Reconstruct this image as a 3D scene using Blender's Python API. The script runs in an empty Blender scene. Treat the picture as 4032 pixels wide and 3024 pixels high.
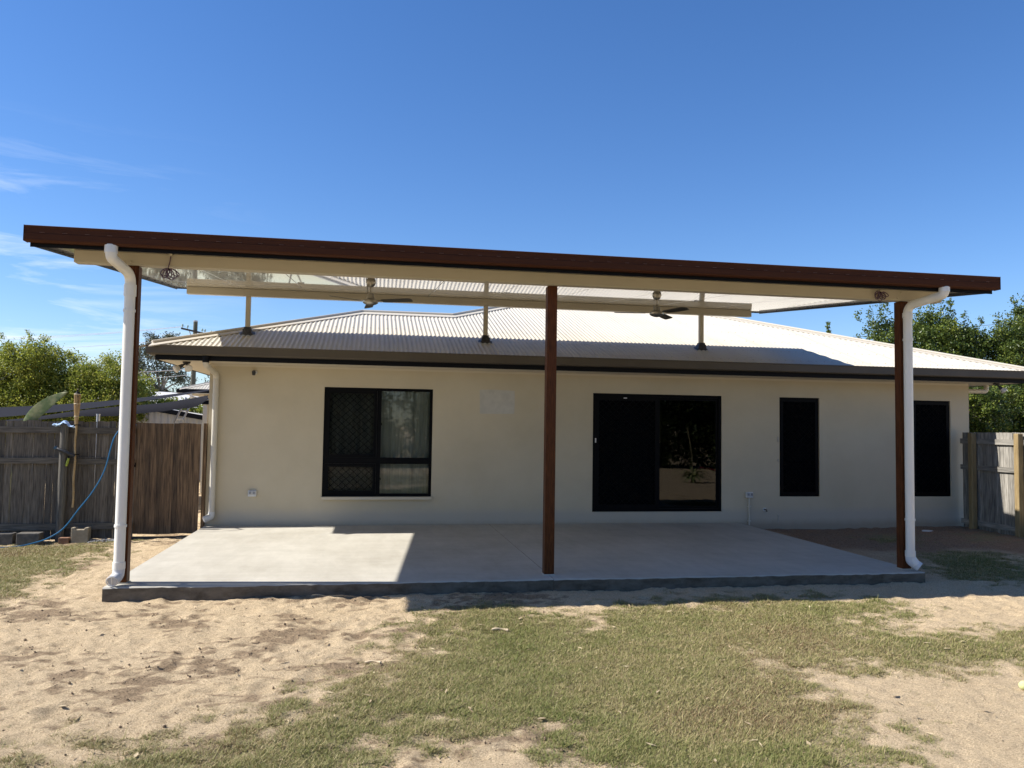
import bpy, bmesh, math, random
import numpy as np
from mathutils import Vector, Matrix, Euler
random.seed(7); rng = np.random.default_rng(11)
S = bpy.context.scene
COL = S.collection
R = math.radians

# ------------------------------------------------------------------ camera
cam = bpy.data.cameras.new('camera'); camo = bpy.data.objects.new('camera', cam); COL.objects.link(camo)
cam.sensor_width = 36; cam.lens = 27.994; cam.clip_start = .05; cam.clip_end = 3000
cr = Vector((0.98475550, -0.17330530, 0.01489579)); cu = Vector((-0.02396261, -0.05034292, 0.99844448)); cf = Vector((0.17228583, 0.98358063, 0.05372832))
CAM = Vector((2.62874, -13.67186, 1.67722))
m = Matrix((cr, cu, -cf)).transposed().to_4x4(); m.translation = CAM
camo.matrix_world = m
S.camera = camo
# ------------------------------------------------------------------ light
SUN = Vector((-1.05, 0.10, 1.0)).normalized()
SUN_EL = math.asin(SUN.z); SUN_ROT = math.atan2(SUN.x, SUN.y)
w = bpy.data.worlds.new('World'); S.world = w; w.use_nodes = True
nt = w.node_tree; nt.nodes.clear()
def wn(t, **k):
    n = nt.nodes.new(t)
    for a, b in k.items(): setattr(n, a, b)
    return n
out = wn('ShaderNodeOutputWorld'); bg = wn('ShaderNodeBackground'); bg.inputs[1].default_value = 0.092
sky = wn('ShaderNodeTexSky', sky_type='NISHITA', sun_disc=False)
sky.sun_elevation = SUN_EL; sky.sun_rotation = SUN_ROT; sky.altitude = 20; sky.air_density = 1.0; sky.dust_density = 0.12; sky.ozone_density = 3.0
# thin cirrus streaks low in the sky on the side of the sun
tc = wn('ShaderNodeTexCoord'); mp = wn('ShaderNodeMapping'); mp.inputs['Rotation'].default_value = (0, R(-12), R(20)); mp.inputs['Scale'].default_value = (2.0, 2.0, 15)
nz = wn('ShaderNodeTexNoise'); nz.inputs['Scale'].default_value = 2.1; nz.inputs['Detail'].default_value = 8; nz.inputs['Roughness'].default_value = .62; nz.inputs['Distortion'].default_value = .5
rp = wn('ShaderNodeValToRGB'); rp.color_ramp.elements[0].position = .52; rp.color_ramp.elements[1].position = .72
nt.links.new(tc.outputs['Generated'], mp.inputs[0]); nt.links.new(mp.outputs[0], nz.inputs['Vector']); nt.links.new(nz.outputs[0], rp.inputs[0])
sx = wn('ShaderNodeSeparateXYZ'); nt.links.new(tc.outputs['Generated'], sx.inputs[0])
def wmath(op, a, b=None, clamp=False):
    n = wn('ShaderNodeMath', operation=op, use_clamp=clamp)
    for i, v in enumerate((a, b)):
        if v is None: continue
        if isinstance(v, (int, float)): n.inputs[i].default_value = v
        else: nt.links.new(v, n.inputs[i])
    return n.outputs[0]
side = wmath('MULTIPLY_ADD', sx.outputs[0], -3.2); side.node.inputs[2].default_value = -.35; side.node.use_clamp = True
lowf = wmath('MULTIPLY_ADD', sx.outputs[2], -4.8); lowf.node.inputs[2].default_value = 1.56; lowf.node.use_clamp = True
msk = wmath('MULTIPLY', wmath('MULTIPLY', side, lowf), rp.outputs[0], True)
msk = wmath('MULTIPLY', msk, .85)
mx = wn('ShaderNodeMix', data_type='RGBA'); nt.links.new(msk, mx.inputs[0])
hs = wn('ShaderNodeHueSaturation'); hs.inputs['Saturation'].default_value = 1.2; nt.links.new(sky.outputs[0], hs.inputs['Color'])
tn = wn('ShaderNodeMix', data_type='RGBA', blend_type='MULTIPLY'); tn.inputs[0].default_value = 1; nt.links.new(hs.outputs[0], tn.inputs[6]); tn.inputs[7].default_value = (.81, .845, 1.0, 1)
nt.links.new(tn.outputs[2], mx.inputs[6]); mx.inputs[7].default_value = (7.4, 7.8, 8.3, 1)
nt.links.new(mx.outputs[2], bg.inputs[0]); nt.links.new(bg.outputs[0], out.inputs[0])
sun = bpy.data.lights.new('sun', 'SUN'); sun.energy = 5.0; sun.angle = R(.53); sun.color = (1, .95, .885)
suno = bpy.data.objects.new('sun', sun); COL.objects.link(suno); suno.location = (-20, 5, 25)
suno.rotation_euler = (-SUN).to_track_quat('-Z', 'Y').to_euler()
S.view_settings.view_transform = 'Standard'; S.view_settings.look = 'None'; S.view_settings.exposure = 0.84; S.view_settings.gamma = 1

# ------------------------------------------------------------------ helpers
ORG = {}
def link(o, parent=None):
    COL.objects.link(o)
    if parent is not None: o.parent = parent
    return o
def thing(name, label, cat, loc=(0, 0, 0), group=None):
    o = bpy.data.objects.new(name, None); o.empty_display_size = .2; link(o)
    o.location = loc; ORG[o.name] = Vector(loc); tag(o, label, cat, group); return o
def tag(o, label=None, cat=None, group=None, kind=None):
    if label: o['label'] = label
    if cat: o['category'] = cat
    if group: o['group'] = group
    if kind: o['kind'] = kind
    return o
class MB:
    def __init__(s): s.v = []; s.f = []
    def add(s, vs, fs):
        b = len(s.v); s.v += [tuple(v) for v in vs]; s.f += [tuple(i + b for i in f) for f in fs]; return s
    def box(s, x0, x1, y0, y1, z0, z1, M=None):
        vs = [Vector((x, y, z)) for z in (z0, z1) for y in (y0, y1) for x in (x0, x1)]
        if M is not None: vs = [M @ v for v in vs]
        return s.add(vs, [(0, 2, 3, 1), (4, 5, 7, 6), (0, 1, 5, 4), (2, 6, 7, 3), (0, 4, 6, 2), (1, 3, 7, 5)])
    def tube(s, pts, rad, n=12, cap=True):
        pts = [Vector(p) for p in pts]; k = len(pts)
        if not hasattr(rad, '__len__'): rad = [rad] * k
        T = []
        for i in range(k):
            t = (pts[min(i + 1, k - 1)] - pts[max(i - 1, 0)]); T.append(t.normalized() if t.length > 1e-9 else Vector((0, 0, 1)))
        a = Vector((1, 0, 0)) if abs(T[0].x) < .9 else Vector((0, 1, 0))
        N = (a - T[0] * a.dot(T[0])).normalized(); vs = []; fs = []
        for i in range(k):
            N = (N - T[i] * N.dot(T[i])); N = N.normalized() if N.length > 1e-6 else T[i].orthogonal().normalized()
            B = T[i].cross(N)
            for j in range(n):
                c = 2 * math.pi * j / n; vs.append(pts[i] + (N * math.cos(c) + B * math.sin(c)) * rad[i])
        for i in range(k - 1):
            for j in range(n):
                fs.append((i * n + j, i * n + (j + 1) % n, (i + 1) * n + (j + 1) % n, (i + 1) * n + j))
        if cap: fs += [tuple(range(n))[::-1], tuple((k - 1) * n + j for j in range(n))]
        return s.add(vs, fs)
    def lathe(s, prof, loc, n=24, M=None):
        vs = []; fs = []; k = len(prof)
        for r, z in prof:
            for j in range(n):
                c = 2 * math.pi * j / n; v = Vector((r * math.cos(c), r * math.sin(c), z))
                if M is not None: v = M @ v
                vs.append(v + Vector(loc))
        for i in range(k - 1):
            for j in range(n): fs.append((i * n + j, i * n + (j + 1) % n, (i + 1) * n + (j + 1) % n, (i + 1) * n + j))
        fs += [tuple(range(n))[::-1], tuple((k - 1) * n + j for j in range(n))]
        return s.add(vs, fs)
    def extrude(s, prof, p0, p1, up=(0, 0, 1), cap=True):
        # prof: list of (side, up) points, swept from p0 to p1
        p0 = Vector(p0); p1 = Vector(p1); t = (p1 - p0).normalized(); u = Vector(up); sd = t.cross(u).normalized()
        n = len(prof); vs = [p + sd * a + u * b for p in (p0, p1) for a, b in prof]
        fs = [(i, (i + 1) % n, n + (i + 1) % n, n + i) for i in range(n)]
        if cap: fs += [tuple(range(n))[::-1], tuple(range(n, 2 * n))]
        return s.add(vs, fs)
    def quad(s, *p): return s.add(p, [tuple(range(len(p)))])
    def build(s, name, mat, parent=None, smooth=False, bevel=0, off=None):
        me = bpy.data.meshes.new(name)
        o = Vector((0, 0, 0)) if parent is None else ORG[parent.name]
        if off is not None: o = Vector(off)
        me.from_pydata([(v[0] - o.x, v[1] - o.y, v[2] - o.z) for v in s.v], [], s.f)
        bm = bmesh.new(); bm.from_mesh(me); bmesh.ops.recalc_face_normals(bm, faces=bm.faces); bm.to_mesh(me); bm.free()
        me.materials.append(mat)
        ob = bpy.data.objects.new(name, me); link(ob, parent)
        if parent is None and off is not None: ob.location = o
        ORG[ob.name] = o
        if smooth:
            me.polygons.foreach_set('use_smooth', [True] * len(me.polygons))
            try:
                me.set_sharp_from_angle(angle=R(38))
            except Exception: pass
        if bevel:
            b = ob.modifiers.new('bevel', 'BEVEL'); b.width = bevel; b.segments = 2; b.limit_method = 'ANGLE'; b.angle_limit = R(40)
        return ob
def bez(p0, p1, p2, n=8):
    p0, p1, p2 = map(Vector, (p0, p1, p2))
    return [p0 * (1 - t) ** 2 + p1 * 2 * t * (1 - t) + p2 * t * t for t in [i / n for i in range(n + 1)]]
def rounded(pts, r, n=6):
    pts = [Vector(p) for p in pts]; o = [pts[0]]
    for i in range(1, len(pts) - 1):
        a = (pts[i - 1] - pts[i]); b = (pts[i + 1] - pts[i]); q = min(r, a.length * .48, b.length * .48)
        o += bez(pts[i] + a.normalized() * q, pts[i], pts[i] + b.normalized() * q, n)
    return o + [pts[-1]]
def spline(pts, n=8):
    P = [Vector(p) for p in pts]; P = [P[0] * 2 - P[1]] + P + [P[-1] * 2 - P[-2]]; o = []
    for i in range(1, len(P) - 2):
        for k in range(n):
            t = k / n; a, b, c, d = P[i - 1:i + 3]
            o.append(.5 * ((2 * b) + (c - a) * t + (2 * a - 5 * b + 4 * c - d) * t * t + (3 * b - a - 3 * c + d) * t ** 3))
    return o + [P[-2]]
# ---- materials
def N(t, ty, **k):
    n = t.nodes.new(ty)
    for a, b in k.items(): setattr(n, a, b)
    return n
MATS = {}
def mat(name, col, rough=.6, col2=None, scale=4, stretch=(1, 1, 1), detail=5, lo=.35, hi=.65, bump=0, bscale=80, bstretch=None, metal=0, spec=.5, objrand=0, coat=0, coatr=.05, trans=0, hue=0):
    if name in MATS: return MATS[name]
    m = bpy.data.materials.new(name); m.use_nodes = True; t = m.node_tree; b = t.nodes['Principled BSDF']
    b.inputs['Roughness'].default_value = rough; b.inputs['Metallic'].default_value = metal; b.inputs['Specular IOR Level'].default_value = spec
    b.inputs['Coat Weight'].default_value = coat; b.inputs['Coat Roughness'].default_value = coatr
    if trans: b.inputs['Transmission Weight'].default_value = trans
    tcn = N(t, 'ShaderNodeTexCoord'); src = None
    if col2 is not None:
        mp = N(t, 'ShaderNodeMapping'); mp.inputs['Scale'].default_value = stretch; t.links.new(tcn.outputs['Object'], mp.inputs[0])
        if objrand:
            oi = N(t, 'ShaderNodeObjectInfo'); ml = N(t, 'ShaderNodeMath', operation='MULTIPLY'); ml.inputs[1].default_value = 37
            t.links.new(oi.outputs['Random'], ml.inputs[0]); cb = N(t, 'ShaderNodeCombineXYZ'); t.links.new(ml.outputs[0], cb.inputs[0]); t.links.new(ml.outputs[0], cb.inputs[2]); t.links.new(cb.outputs[0], mp.inputs['Location'])
        nz = N(t, 'ShaderNodeTexNoise'); nz.inputs['Scale'].default_value = scale; nz.inputs['Detail'].default_value = detail; nz.inputs['Roughness'].default_value = .6
        t.links.new(mp.outputs[0], nz.inputs['Vector'])
        rp = N(t, 'ShaderNodeValToRGB'); e = rp.color_ramp.elements; e[0].position = lo; e[1].position = hi; e[0].color = (*col, 1); e[1].color = (*col2, 1)
        t.links.new(nz.outputs[0], rp.inputs[0]); src = rp.outputs[0]
    if objrand:
        oi = N(t, 'ShaderNodeObjectInfo'); mr = N(t, 'ShaderNodeMapRange'); mr.inputs[3].default_value = 1 - objrand; mr.inputs[4].default_value = 1 + objrand
        t.links.new(oi.outputs['Random'], mr.inputs[0]); h = N(t, 'ShaderNodeHueSaturation'); t.links.new(mr.outputs[0], h.inputs['Value'])
        if src is not None: t.links.new(src, h.inputs['Color'])
        else: h.inputs['Color'].default_value = (*col, 1)
        src = h.outputs[0]
    if src is not None: t.links.new(src, b.inputs['Base Color'])
    else: b.inputs['Base Color'].default_value = (*col, 1)
    if bump:
        mp2 = N(t, 'ShaderNodeMapping'); mp2.inputs['Scale'].default_value = bstretch or (1, 1, 1); t.links.new(tcn.outputs['Object'], mp2.inputs[0])
        n2 = N(t, 'ShaderNodeTexNoise'); n2.inputs['Scale'].default_value = bscale; n2.inputs['Detail'].default_value = 3; t.links.new(mp2.outputs[0], n2.inputs['Vector'])
        bp = N(t, 'ShaderNodeBump'); bp.inputs['Strength'].default_value = bump; bp.inputs['Distance'].default_value = .01
        t.links.new(n2.outputs[0], bp.inputs['Height']); t.links.new(bp.outputs[0], b.inputs['Normal'])
    MATS[name] = m; return m
def glass_mat(name, tint, f0=1.5, rough=0.0):
    m = bpy.data.materials.new(name); m.use_nodes = True; t = m.node_tree; t.nodes.clear()
    o = N(t, 'ShaderNodeOutputMaterial'); fr = N(t, 'ShaderNodeFresnel'); fr.inputs[0].default_value = f0
    tr = N(t, 'ShaderNodeBsdfTransparent'); tr.inputs[0].default_value = (*tint, 1); gl = N(t, 'ShaderNodeBsdfGlossy'); gl.inputs['Roughness'].default_value = rough
    mx = N(t, 'ShaderNodeMixShader'); t.links.new(fr.outputs[0], mx.inputs[0]); t.links.new(tr.outputs[0], mx.inputs[1]); t.links.new(gl.outputs[0], mx.inputs[2]); t.links.new(mx.outputs[0], o.inputs[0]); return m
def screen_mat(name, col, cover):
    m = bpy.data.materials.new(name); m.use_nodes = True; t = m.node_tree; t.nodes.clear()
    o = N(t, 'ShaderNodeOutputMaterial'); tr = N(t, 'ShaderNodeBsdfTransparent'); df = N(t, 'ShaderNodeBsdfDiffuse'); df.inputs[0].default_value = (*col, 1)
    mx = N(t, 'ShaderNodeMixShader'); mx.inputs[0].default_value = cover; t.links.new(tr.outputs[0], mx.inputs[1]); t.links.new(df.outputs[0], mx.inputs[2]); t.links.new(mx.outputs[0], o.inputs[0]); return m
def foliage_mat(name, dark, mid, light, transl=.3, rough=.5):
    m = bpy.data.materials.new(name); m.use_nodes = True; t = m.node_tree; b = t.nodes['Principled BSDF']; o = t.nodes['Material Output']
    a = N(t, 'ShaderNodeAttribute', attribute_name='tint'); rp = N(t, 'ShaderNodeValToRGB'); e = rp.color_ramp.elements
    e[0].color = (*dark, 1); e[1].color = (*light, 1); k = rp.color_ramp.elements.new(.5); k.color = (*mid, 1)
    t.links.new(a.outputs['Fac'], rp.inputs[0]); t.links.new(rp.outputs[0], b.inputs['Base Color']); b.inputs['Roughness'].default_value = rough; b.inputs['Specular IOR Level'].default_value = .35
    tl = N(t, 'ShaderNodeBsdfTranslucent'); t.links.new(rp.outputs[0], tl.inputs[0]); mx = N(t, 'ShaderNodeMixShader'); mx.inputs[0].default_value = transl
    t.links.new(b.outputs[0], mx.inputs[1]); t.links.new(tl.outputs[0], mx.inputs[2]); t.links.new(mx.outputs[0], o.inputs[0]); return m
def np_mesh(name, V, F, tint=None, mat_=None):
    """V (n,3), F (m,k) with constant k"""
    me = bpy.data.meshes.new(name); n = len(V); mF, k = F.shape
    me.vertices.add(n); me.vertices.foreach_set('co', V.astype(np.float32).ravel())
    me.loops.add(mF * k); me.loops.foreach_set('vertex_index', F.astype(np.int32).ravel())
    me.polygons.add(mF); me.polygons.foreach_set('loop_start', np.arange(mF, dtype=np.int32) * k)
    me.update(calc_edges=True)
    if tint is not None:
        at = me.attributes.new('tint', 'FLOAT', 'POINT'); at.data.foreach_set('value', tint.astype(np.float32))
    if mat_: me.materials.append(mat_)
    return me
# ---- smooth value noise
class VN:
    def __init__(s, seed): s.t = np.random.default_rng(seed).random((256, 256))
    def __call__(s, x, y):
        xi = np.floor(x).astype(int); yi = np.floor(y).astype(int); fx = x - xi; fy = y - yi
        fx = fx * fx * fx * (fx * (fx * 6 - 15) + 10); fy = fy * fy * fy * (fy * (fy * 6 - 15) + 10)
        g = lambda a, b: s.t[(xi + a) % 256, (yi + b) % 256]
        return (g(0, 0) * (1 - fx) + g(1, 0) * fx) * (1 - fy) + (g(0, 1) * (1 - fx) + g(1, 1) * fx) * fy
def fbm(x, y, f, seed, o=4, g=.5):
    s = 0; a = 1; tot = 0
    for i in range(o): s = s + a * VN(seed + i)(x * f + 31.7 * i, y * f + 17.3 * i); tot += a; a *= g; f *= 2.03
    return s / tot
def sdf(px, py, poly):
    """negative inside"""
    d = np.full(px.shape, 1e9); ins = np.zeros(px.shape, bool); n = len(poly)
    for i in range(n):
        ax, ay = poly[i]; bx, by = poly[(i + 1) % n]; ex, ey = bx - ax, by - ay; L = ex * ex + ey * ey + 1e-12
        t = np.clip(((px - ax) * ex + (py - ay) * ey) / L, 0, 1); d = np.minimum(d, (px - ax - t * ex) ** 2 + (py - ay - t * ey) ** 2)
        c = ((ay > py) != (by > py)) & (px < (bx - ax) * (py - ay) / ((by - ay) if abs(by - ay) > 1e-12 else 1e-12) + ax); ins ^= c
    d = np.sqrt(d); return np.where(ins, -d, d)

# ------------------------------------------------------------------ material library
M_WALL = mat('cream_render', (.52, .46, .35), .85, (.56, .50, .385), 1.6, bump=.25, bscale=260)
M_SOFFIT = mat('soffit_paint', (.58, .53, .43), .7)
M_ROOF = mat('cream_roof_steel', (.50, .455, .365), .45, (.545, .50, .405), .9, stretch=(1.5, .4, 1), spec=.4)
M_CAP = mat('roof_cap_steel', (.54, .49, .40), .45, spec=.4)
M_GUTTER = mat('brown_grey_gutter', (.082, .068, .052), .5, (.092, .078, .060), 2, spec=.3)
M_FASCIA = mat('navy_fascia', (.006, .0065, .009), .55, spec=.12)
M_BEAM = mat('cream_beam', (.435, .395, .305), .5, (.455, .415, .32), 2, spec=.3)
M_CEIL = mat('glossy_ceiling_panel', (.66, .63, .54), .35, coat=1.0, coatr=.03)
M_CEIL.node_tree.nodes['Principled BSDF'].inputs['Coat IOR'].default_value = 1.75
M_PGUT = mat('woodgrain_brown_gutter', (.056, .0205, .0105), .6, (.068, .0255, .0125), 6, stretch=(.5, 10, 10), spec=.08)
M_POST = mat('cedar_post', (.042, .0125, .0045), .5, (.125, .042, .0125), 9, stretch=(14, 14, .7), spec=.15, bump=.15, bscale=40, bstretch=(10, 10, .5))
M_PVC = mat('white_pvc', (.76, .745, .68), .35, (.69, .67, .60), 3, stretch=(1, 1, .3))
M_PVCC = mat('cream_pvc', (.56, .52, .43), .4)
M_BLK = mat('black_window_frame', (.0028, .003, .0038), .55, spec=.09)
M_RUB = mat('black_rubber', (.012, .012, .014), .5, (.05, .05, .052), 30)
M_SIL = mat('silicone_sealant', (.42, .44, .46), .4)
M_STEEL = mat('brushed_nickel', (.34, .32, .28), .32, metal=.9)
M_BLADE = mat('dark_fan_blade', (.045, .043, .038), .4)
M_WHITE = mat('white_plastic', (.60, .60, .59), .4)
M_GALV = mat('galvanised_steel', (.35, .36, .37), .45, (.46, .47, .48), 12, metal=.6)
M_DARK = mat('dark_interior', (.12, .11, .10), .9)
M_FLOOR = mat('interior_tile', (.25, .23, .2), .4)
M_FENCE = mat('weathered_grey_timber', (.070, .056, .040), .85, (.185, .155, .118), 5, stretch=(9, 9, .7), objrand=.28, bump=.4, bscale=30, bstretch=(8, 8, .4))
M_GATE = mat('brown_stained_timber', (.045, .026, .013), .8, (.20, .125, .065), 4, stretch=(9, 9, .55), objrand=.35, bump=.4, bscale=30, bstretch=(8, 8, .4))
M_PINE = mat('treated_pine_post', (.20, .14, .06), .8, (.32, .235, .11), 5, stretch=(7, 7, .6), bump=.3, bscale=30, bstretch=(8, 8, .4))
M_OLDPOST = mat('old_round_post', (.06, .054, .044), .85, (.17, .155, .125), 5, stretch=(9, 9, .6), bump=.4, bscale=30, bstretch=(8, 8, .4))
M_LEAFG = glass_mat('clear_window_glass', (.92, .94, .93), 1.5)
M_TINT = glass_mat('tinted_door_glass', (.30, .31, .31), 1.46)
M_SCREEN = screen_mat('insect_screen', (.010, .011, .012), .30); M_SCREEN2 = screen_mat('dense_insect_screen', (.006, .0065, .007), .74)

# ------------------------------------------------------------------ ground
def ground_base(x, y):
    z = -.138 + .03 * np.clip((x - 11.5) / 2, 0, 1) * np.clip((y + 3) / 3, 0, 1)
    z = z - .075 * np.clip((-x - .3) / 1.6, 0, 1) * np.clip((y + 6) / 4, 0, 1)
    z = z + .012 * np.clip((x) / 9, 0, 1) - .01 * np.clip((-5.5 - y) / 4, 0, 1)
    return z
LAWN = [(3.1, -6.18), (3.55, -5.81), (3.86, -5.56), (4.0, -5.61), (4.04, -5.92), (4.35, -5.97), (4.43, -6.33), (4.63, -6.48), (4.84, -6.29), (5.07, -5.93), (5.74, -5.69), (6.06, -5.55), (7.11, -5.57), (8.05, -5.83), (8.17, -6.11), (7.69, -6.52), (7.28, -6.66), (7.18, -6.94), (7.42, -7.13), (7.94, -7.29), (8.8, -7.39), (7.93, -8.26), (7.65, -8.18), (7.15, -8.0), (6.62, -7.88), (6.3, -7.94), (5.82, -7.83), (5.76, -8.27), (5.77, -8.61), (5.64, -9.02), (5.41, -9.55), (5.17, -9.97), (3.88, -9.79), (3.99, -9.36), (3.86, -9.09), (3.47, -8.96), (3.2, -8.9), (2.9, -8.95), (2.81, -9.19), (2.78, -9.63), (0.77, -9.34), (0.6, -8.95), (1.0, -8.94), (1.42, -8.94), (1.82, -8.73), (2.1, -8.43), (2.35, -8.03), (2.63, -7.6), (2.84, -7.27), (3.0, -7.02), (3.07, -6.67)]
PATCHES = [LAWN,
    [(-7, -.45), (-1.5, -.57), (-1.26, -.45), (-1.13, -1.61), (-1.08, -2.72), (-1.01, -3.49), (-1.0, -4.16), (-1.04, -4.73), (-1.6, -5.26), (-7, -7)],
    [(10.44, -3.27), (11.43, -2.94), (11.95, -2.98), (11.38, -4.35), (10.75, -5.02), (10.09, -4.95), (9.85, -4.54)],
    [(11.36, -.91), (12.14, -1.08), (11.74, -1.72), (10.83, -1.81)], [(12.79, -1.29), (13.63, -1.06), (13.59, -1.52), (12.52, -1.82)],
    [(7.41, -5.53), (7.6, -5.4), (7.78, -5.47), (7.55, -5.66)], [(7.28, -7.47), (7.67, -7.39), (8.27, -7.51), (8.57, -7.62), (8.46, -7.74), (7.67, -7.61)],
    [(-10, -11), (3, -10.6), (12, -11.5), (12, -13), (4, -16), (-10, -16)]]
def lawn_mask(x, y):
    d = np.full(x.shape, 1e9)
    for p_ in PATCHES: d = np.minimum(d, sdf(x, y, p_))
    n = fbm(x, y, 1.5, 40, 4) - .5; n2 = fbm(x, y, 9, 60, 3) - .5
    n3 = fbm(x, y, 4.2, 260, 3) - .5
    v = -np.minimum(d, 9) / .20 + n * 2.2 + n2 * 5.0 + n3 * 3.4; v = np.where(d < 0, np.minimum(v, 3.8 + n3 * 5 + n2 * 6), v)
    return np.clip(v * .36 + .5, 0, 1)
FOOT = []
for i in range(5200):
    fx = random.uniform(-4, 4.2); fy = random.uniform(-10, -.4)
    if 0 < fx < 9.3 and fy > -5.05: continue
    r0 = random.choice((.022, .026, .03, .035, .045, .07)) * random.uniform(.8, 1.2)
    FOOT.append((fx, fy, r0, r0 * random.uniform(.10, .24), random.uniform(0, 3.14)))
for i in range(900):
    fx = random.uniform(4, 14); fy = random.uniform(-6.6, -.3)
    if fx < 9.35 and fy > -5.05: continue
    FOOT.append((fx, fy, random.uniform(.04, .10), random.uniform(.005, .014), random.uniform(0, 3.14)))
def axis(a, b, step, lo, hi, g=1.22):
    c = list(np.arange(a, b + 1e-6, step)); s = step; v = a; L = []
    while v > lo: s *= g; v -= s; L.append(v)
    s = step; v = b; H = []
    while v < hi: s *= g; v += s; H.append(v)
    return np.array(L[::-1] + c + H)
gx = axis(-4.2, 14.6, .026, -900, 900); gy = axis(-10.1, -4.9, .021, -900, -4.9); gy = np.r_[gy[gy < -4.88], axis(-4.86, .5, .035, -4.9, 1500)[1:]]; gy = np.unique(gy)
GX, GY = np.meshgrid(gx, gy); GZ = ground_base(GX, GY)
GM = lawn_mask(GX, GY)
near = ((GX > -8) & (GX < 17) & (GY > -18) & (GY < 2)).astype(float)
rough_ = fbm(GX, GY, 1.1, 3, 4) - .5; fine = fbm(GX, GY, 7, 13, 3) - .5
ridg = 1 - np.abs(2 * fbm(GX * .8 + .25 * GY, GY * 1.6, 4.2, 83, 3) - 1)
GZ = GZ + near * (.036 * rough_ + (1 - GM) * (.034 * fine + .016 * (ridg - .75) + .030 * (fbm(GX, GY * 1.4, 11, 23, 3, .7) - .5)) + GM * (.008 + .014 * fine))
DENT = np.zeros_like(GZ)
for fx, fy, r_, d_, an in FOOT:
    i0, i1 = np.searchsorted(gx, (fx - 3 * r_, fx + 3 * r_)); j0, j1 = np.searchsorted(gy, (fy - 3 * r_, fy + 3 * r_))
    if i1 <= i0 or j1 <= j0: continue
    sx_ = GX[j0:j1, i0:i1] - fx; sy_ = GY[j0:j1, i0:i1] - fy; c, s_ = math.cos(an), math.sin(an)
    u_ = (sx_ * c + sy_ * s_) / (r_ * 1.6); v_ = (-sx_ * s_ + sy_ * c) / r_; q = u_ * u_ + v_ * v_
    DENT[j0:j1, i0:i1] += (-d_ * np.exp(-q * 1.4) + .55 * d_ * np.exp(-(np.sqrt(q) - 1.35) ** 2 * 5)) * (1 - .7 * GM[j0:j1, i0:i1])
GZ = GZ + .020 * np.tanh(DENT / .020)
# drop the ground under the concrete and keep it just below the slab top around it
inside = (GX > .03) & (GX < 9.2) & (GY > -4.94) & (GY < .3)
GZ = np.where(inside, -.25, GZ)
edge = (GX > -.1) & (GX < 9.4) & (GY > -5.2) & (GY <= -4.94)
GZ = np.where(edge, np.minimum(GZ, -.085), GZ)
BROWN = np.clip((GX - 9.0 + 1.2 * (fbm(GX, GY, 1.3, 301, 3) - .5)) / .8, 0, 1) * np.clip((GY + 3.6 + 1.6 * (fbm(GX, GY, 1.1, 311, 3) - .5)) / 1.2, 0, 1) * (GX < 14.5) * (GY < .6)
SOIL = np.clip((fbm(GX, GY, 2.0, 71, 3) * .55 + fbm(GX, GY * 1.7, 8.5, 171, 3) * .45 - .555) * 16, 0, 1) * (GX < 5)
nx, ny = len(gx), len(gy); idx = np.arange(nx * ny).reshape(ny, nx)
GF = np.stack([idx[:-1, :-1], idx[:-1, 1:], idx[1:, 1:], idx[1:, :-1]], -1).reshape(-1, 4)
gme = np_mesh('ground', np.stack([GX, GY, GZ], -1).reshape(-1, 3), GF)
for nm, A in (('lawn', GM), ('soil', SOIL), ('brown', BROWN)):
    at = gme.attributes.new(nm, 'FLOAT', 'POINT'); at.data.foreach_set('value', A.astype(np.float32).ravel())
gme.polygons.foreach_set('use_smooth', np.ones(len(GF), bool))
gm = bpy.data.materials.new('sandy_ground'); gm.use_nodes = True; t = gm.node_tree; b = t.nodes['Principled BSDF']; b.inputs['Roughness'].default_value = .95; b.inputs['Specular IOR Level'].default_value = .15
tcn = N(t, 'ShaderNodeTexCoord')
def tex(scale, detail=4, rough=.6):
    n = N(t, 'ShaderNodeTexNoise'); n.inputs['Scale'].default_value = scale; n.inputs['Detail'].default_value = detail; n.inputs['Roughness'].default_value = rough; t.links.new(tcn.outputs['Object'], n.inputs['Vector']); return n
def ramp(src, a, ca, b_, cb):
    r = N(t, 'ShaderNodeValToRGB'); e = r.color_ramp.elements; e[0].position = a; e[1].position = b_; e[0].color = (*ca, 1); e[1].color = (*cb, 1); t.links.new(src, r.inputs[0]); return r.outputs[0]
def mixc(f, a, b_, bt='MIX'):
    n = N(t, 'ShaderNodeMix', data_type='RGBA', blend_type=bt); 
    if isinstance(f, float): n.inputs[0].default_value = f
    else: t.links.new(f, n.inputs[0])
    for i, v in ((6, a), (7, b_)):
        if isinstance(v, tuple): n.inputs[i].default_value = (*v, 1)
        else: t.links.new(v, n.inputs[i])
    return n.outputs[2]
sand = ramp(tex(1.7).outputs[0], .3, (.56, .42, .255), .7, (.67, .52, .335))
sand = mixc(.6, sand, ramp(tex(100, 4, .8).outputs[0], .38, (.23, .155, .088), .60, (.78, .63, .405)))
sand = mixc(ramp(tex(22, 5, .7).outputs[0], .60, (0, 0, 0), .74, (.75, .75, .75)), sand, (.26, .185, .115))
sand = mixc(ramp(tex(58, 3, .7).outputs[0], .60, (0, 0, 0), .68, (.7, .7, .7)), sand, (.24, .17, .105))
a1 = N(t, 'ShaderNodeAttribute', attribute_name='soil'); a2 = N(t, 'ShaderNodeAttribute', attribute_name='lawn')
mulf = N(t, 'ShaderNodeMath', operation='MULTIPLY'); mulf.inputs[1].default_value = .8
t.links.new(a1.outputs['Fac'], mulf.inputs[0])
sand = mixc(mulf.outputs[0], sand, ramp(tex(60, 4).outputs[0], .35, (.11, .075, .048), .65, (.34, .245, .15)))
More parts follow.
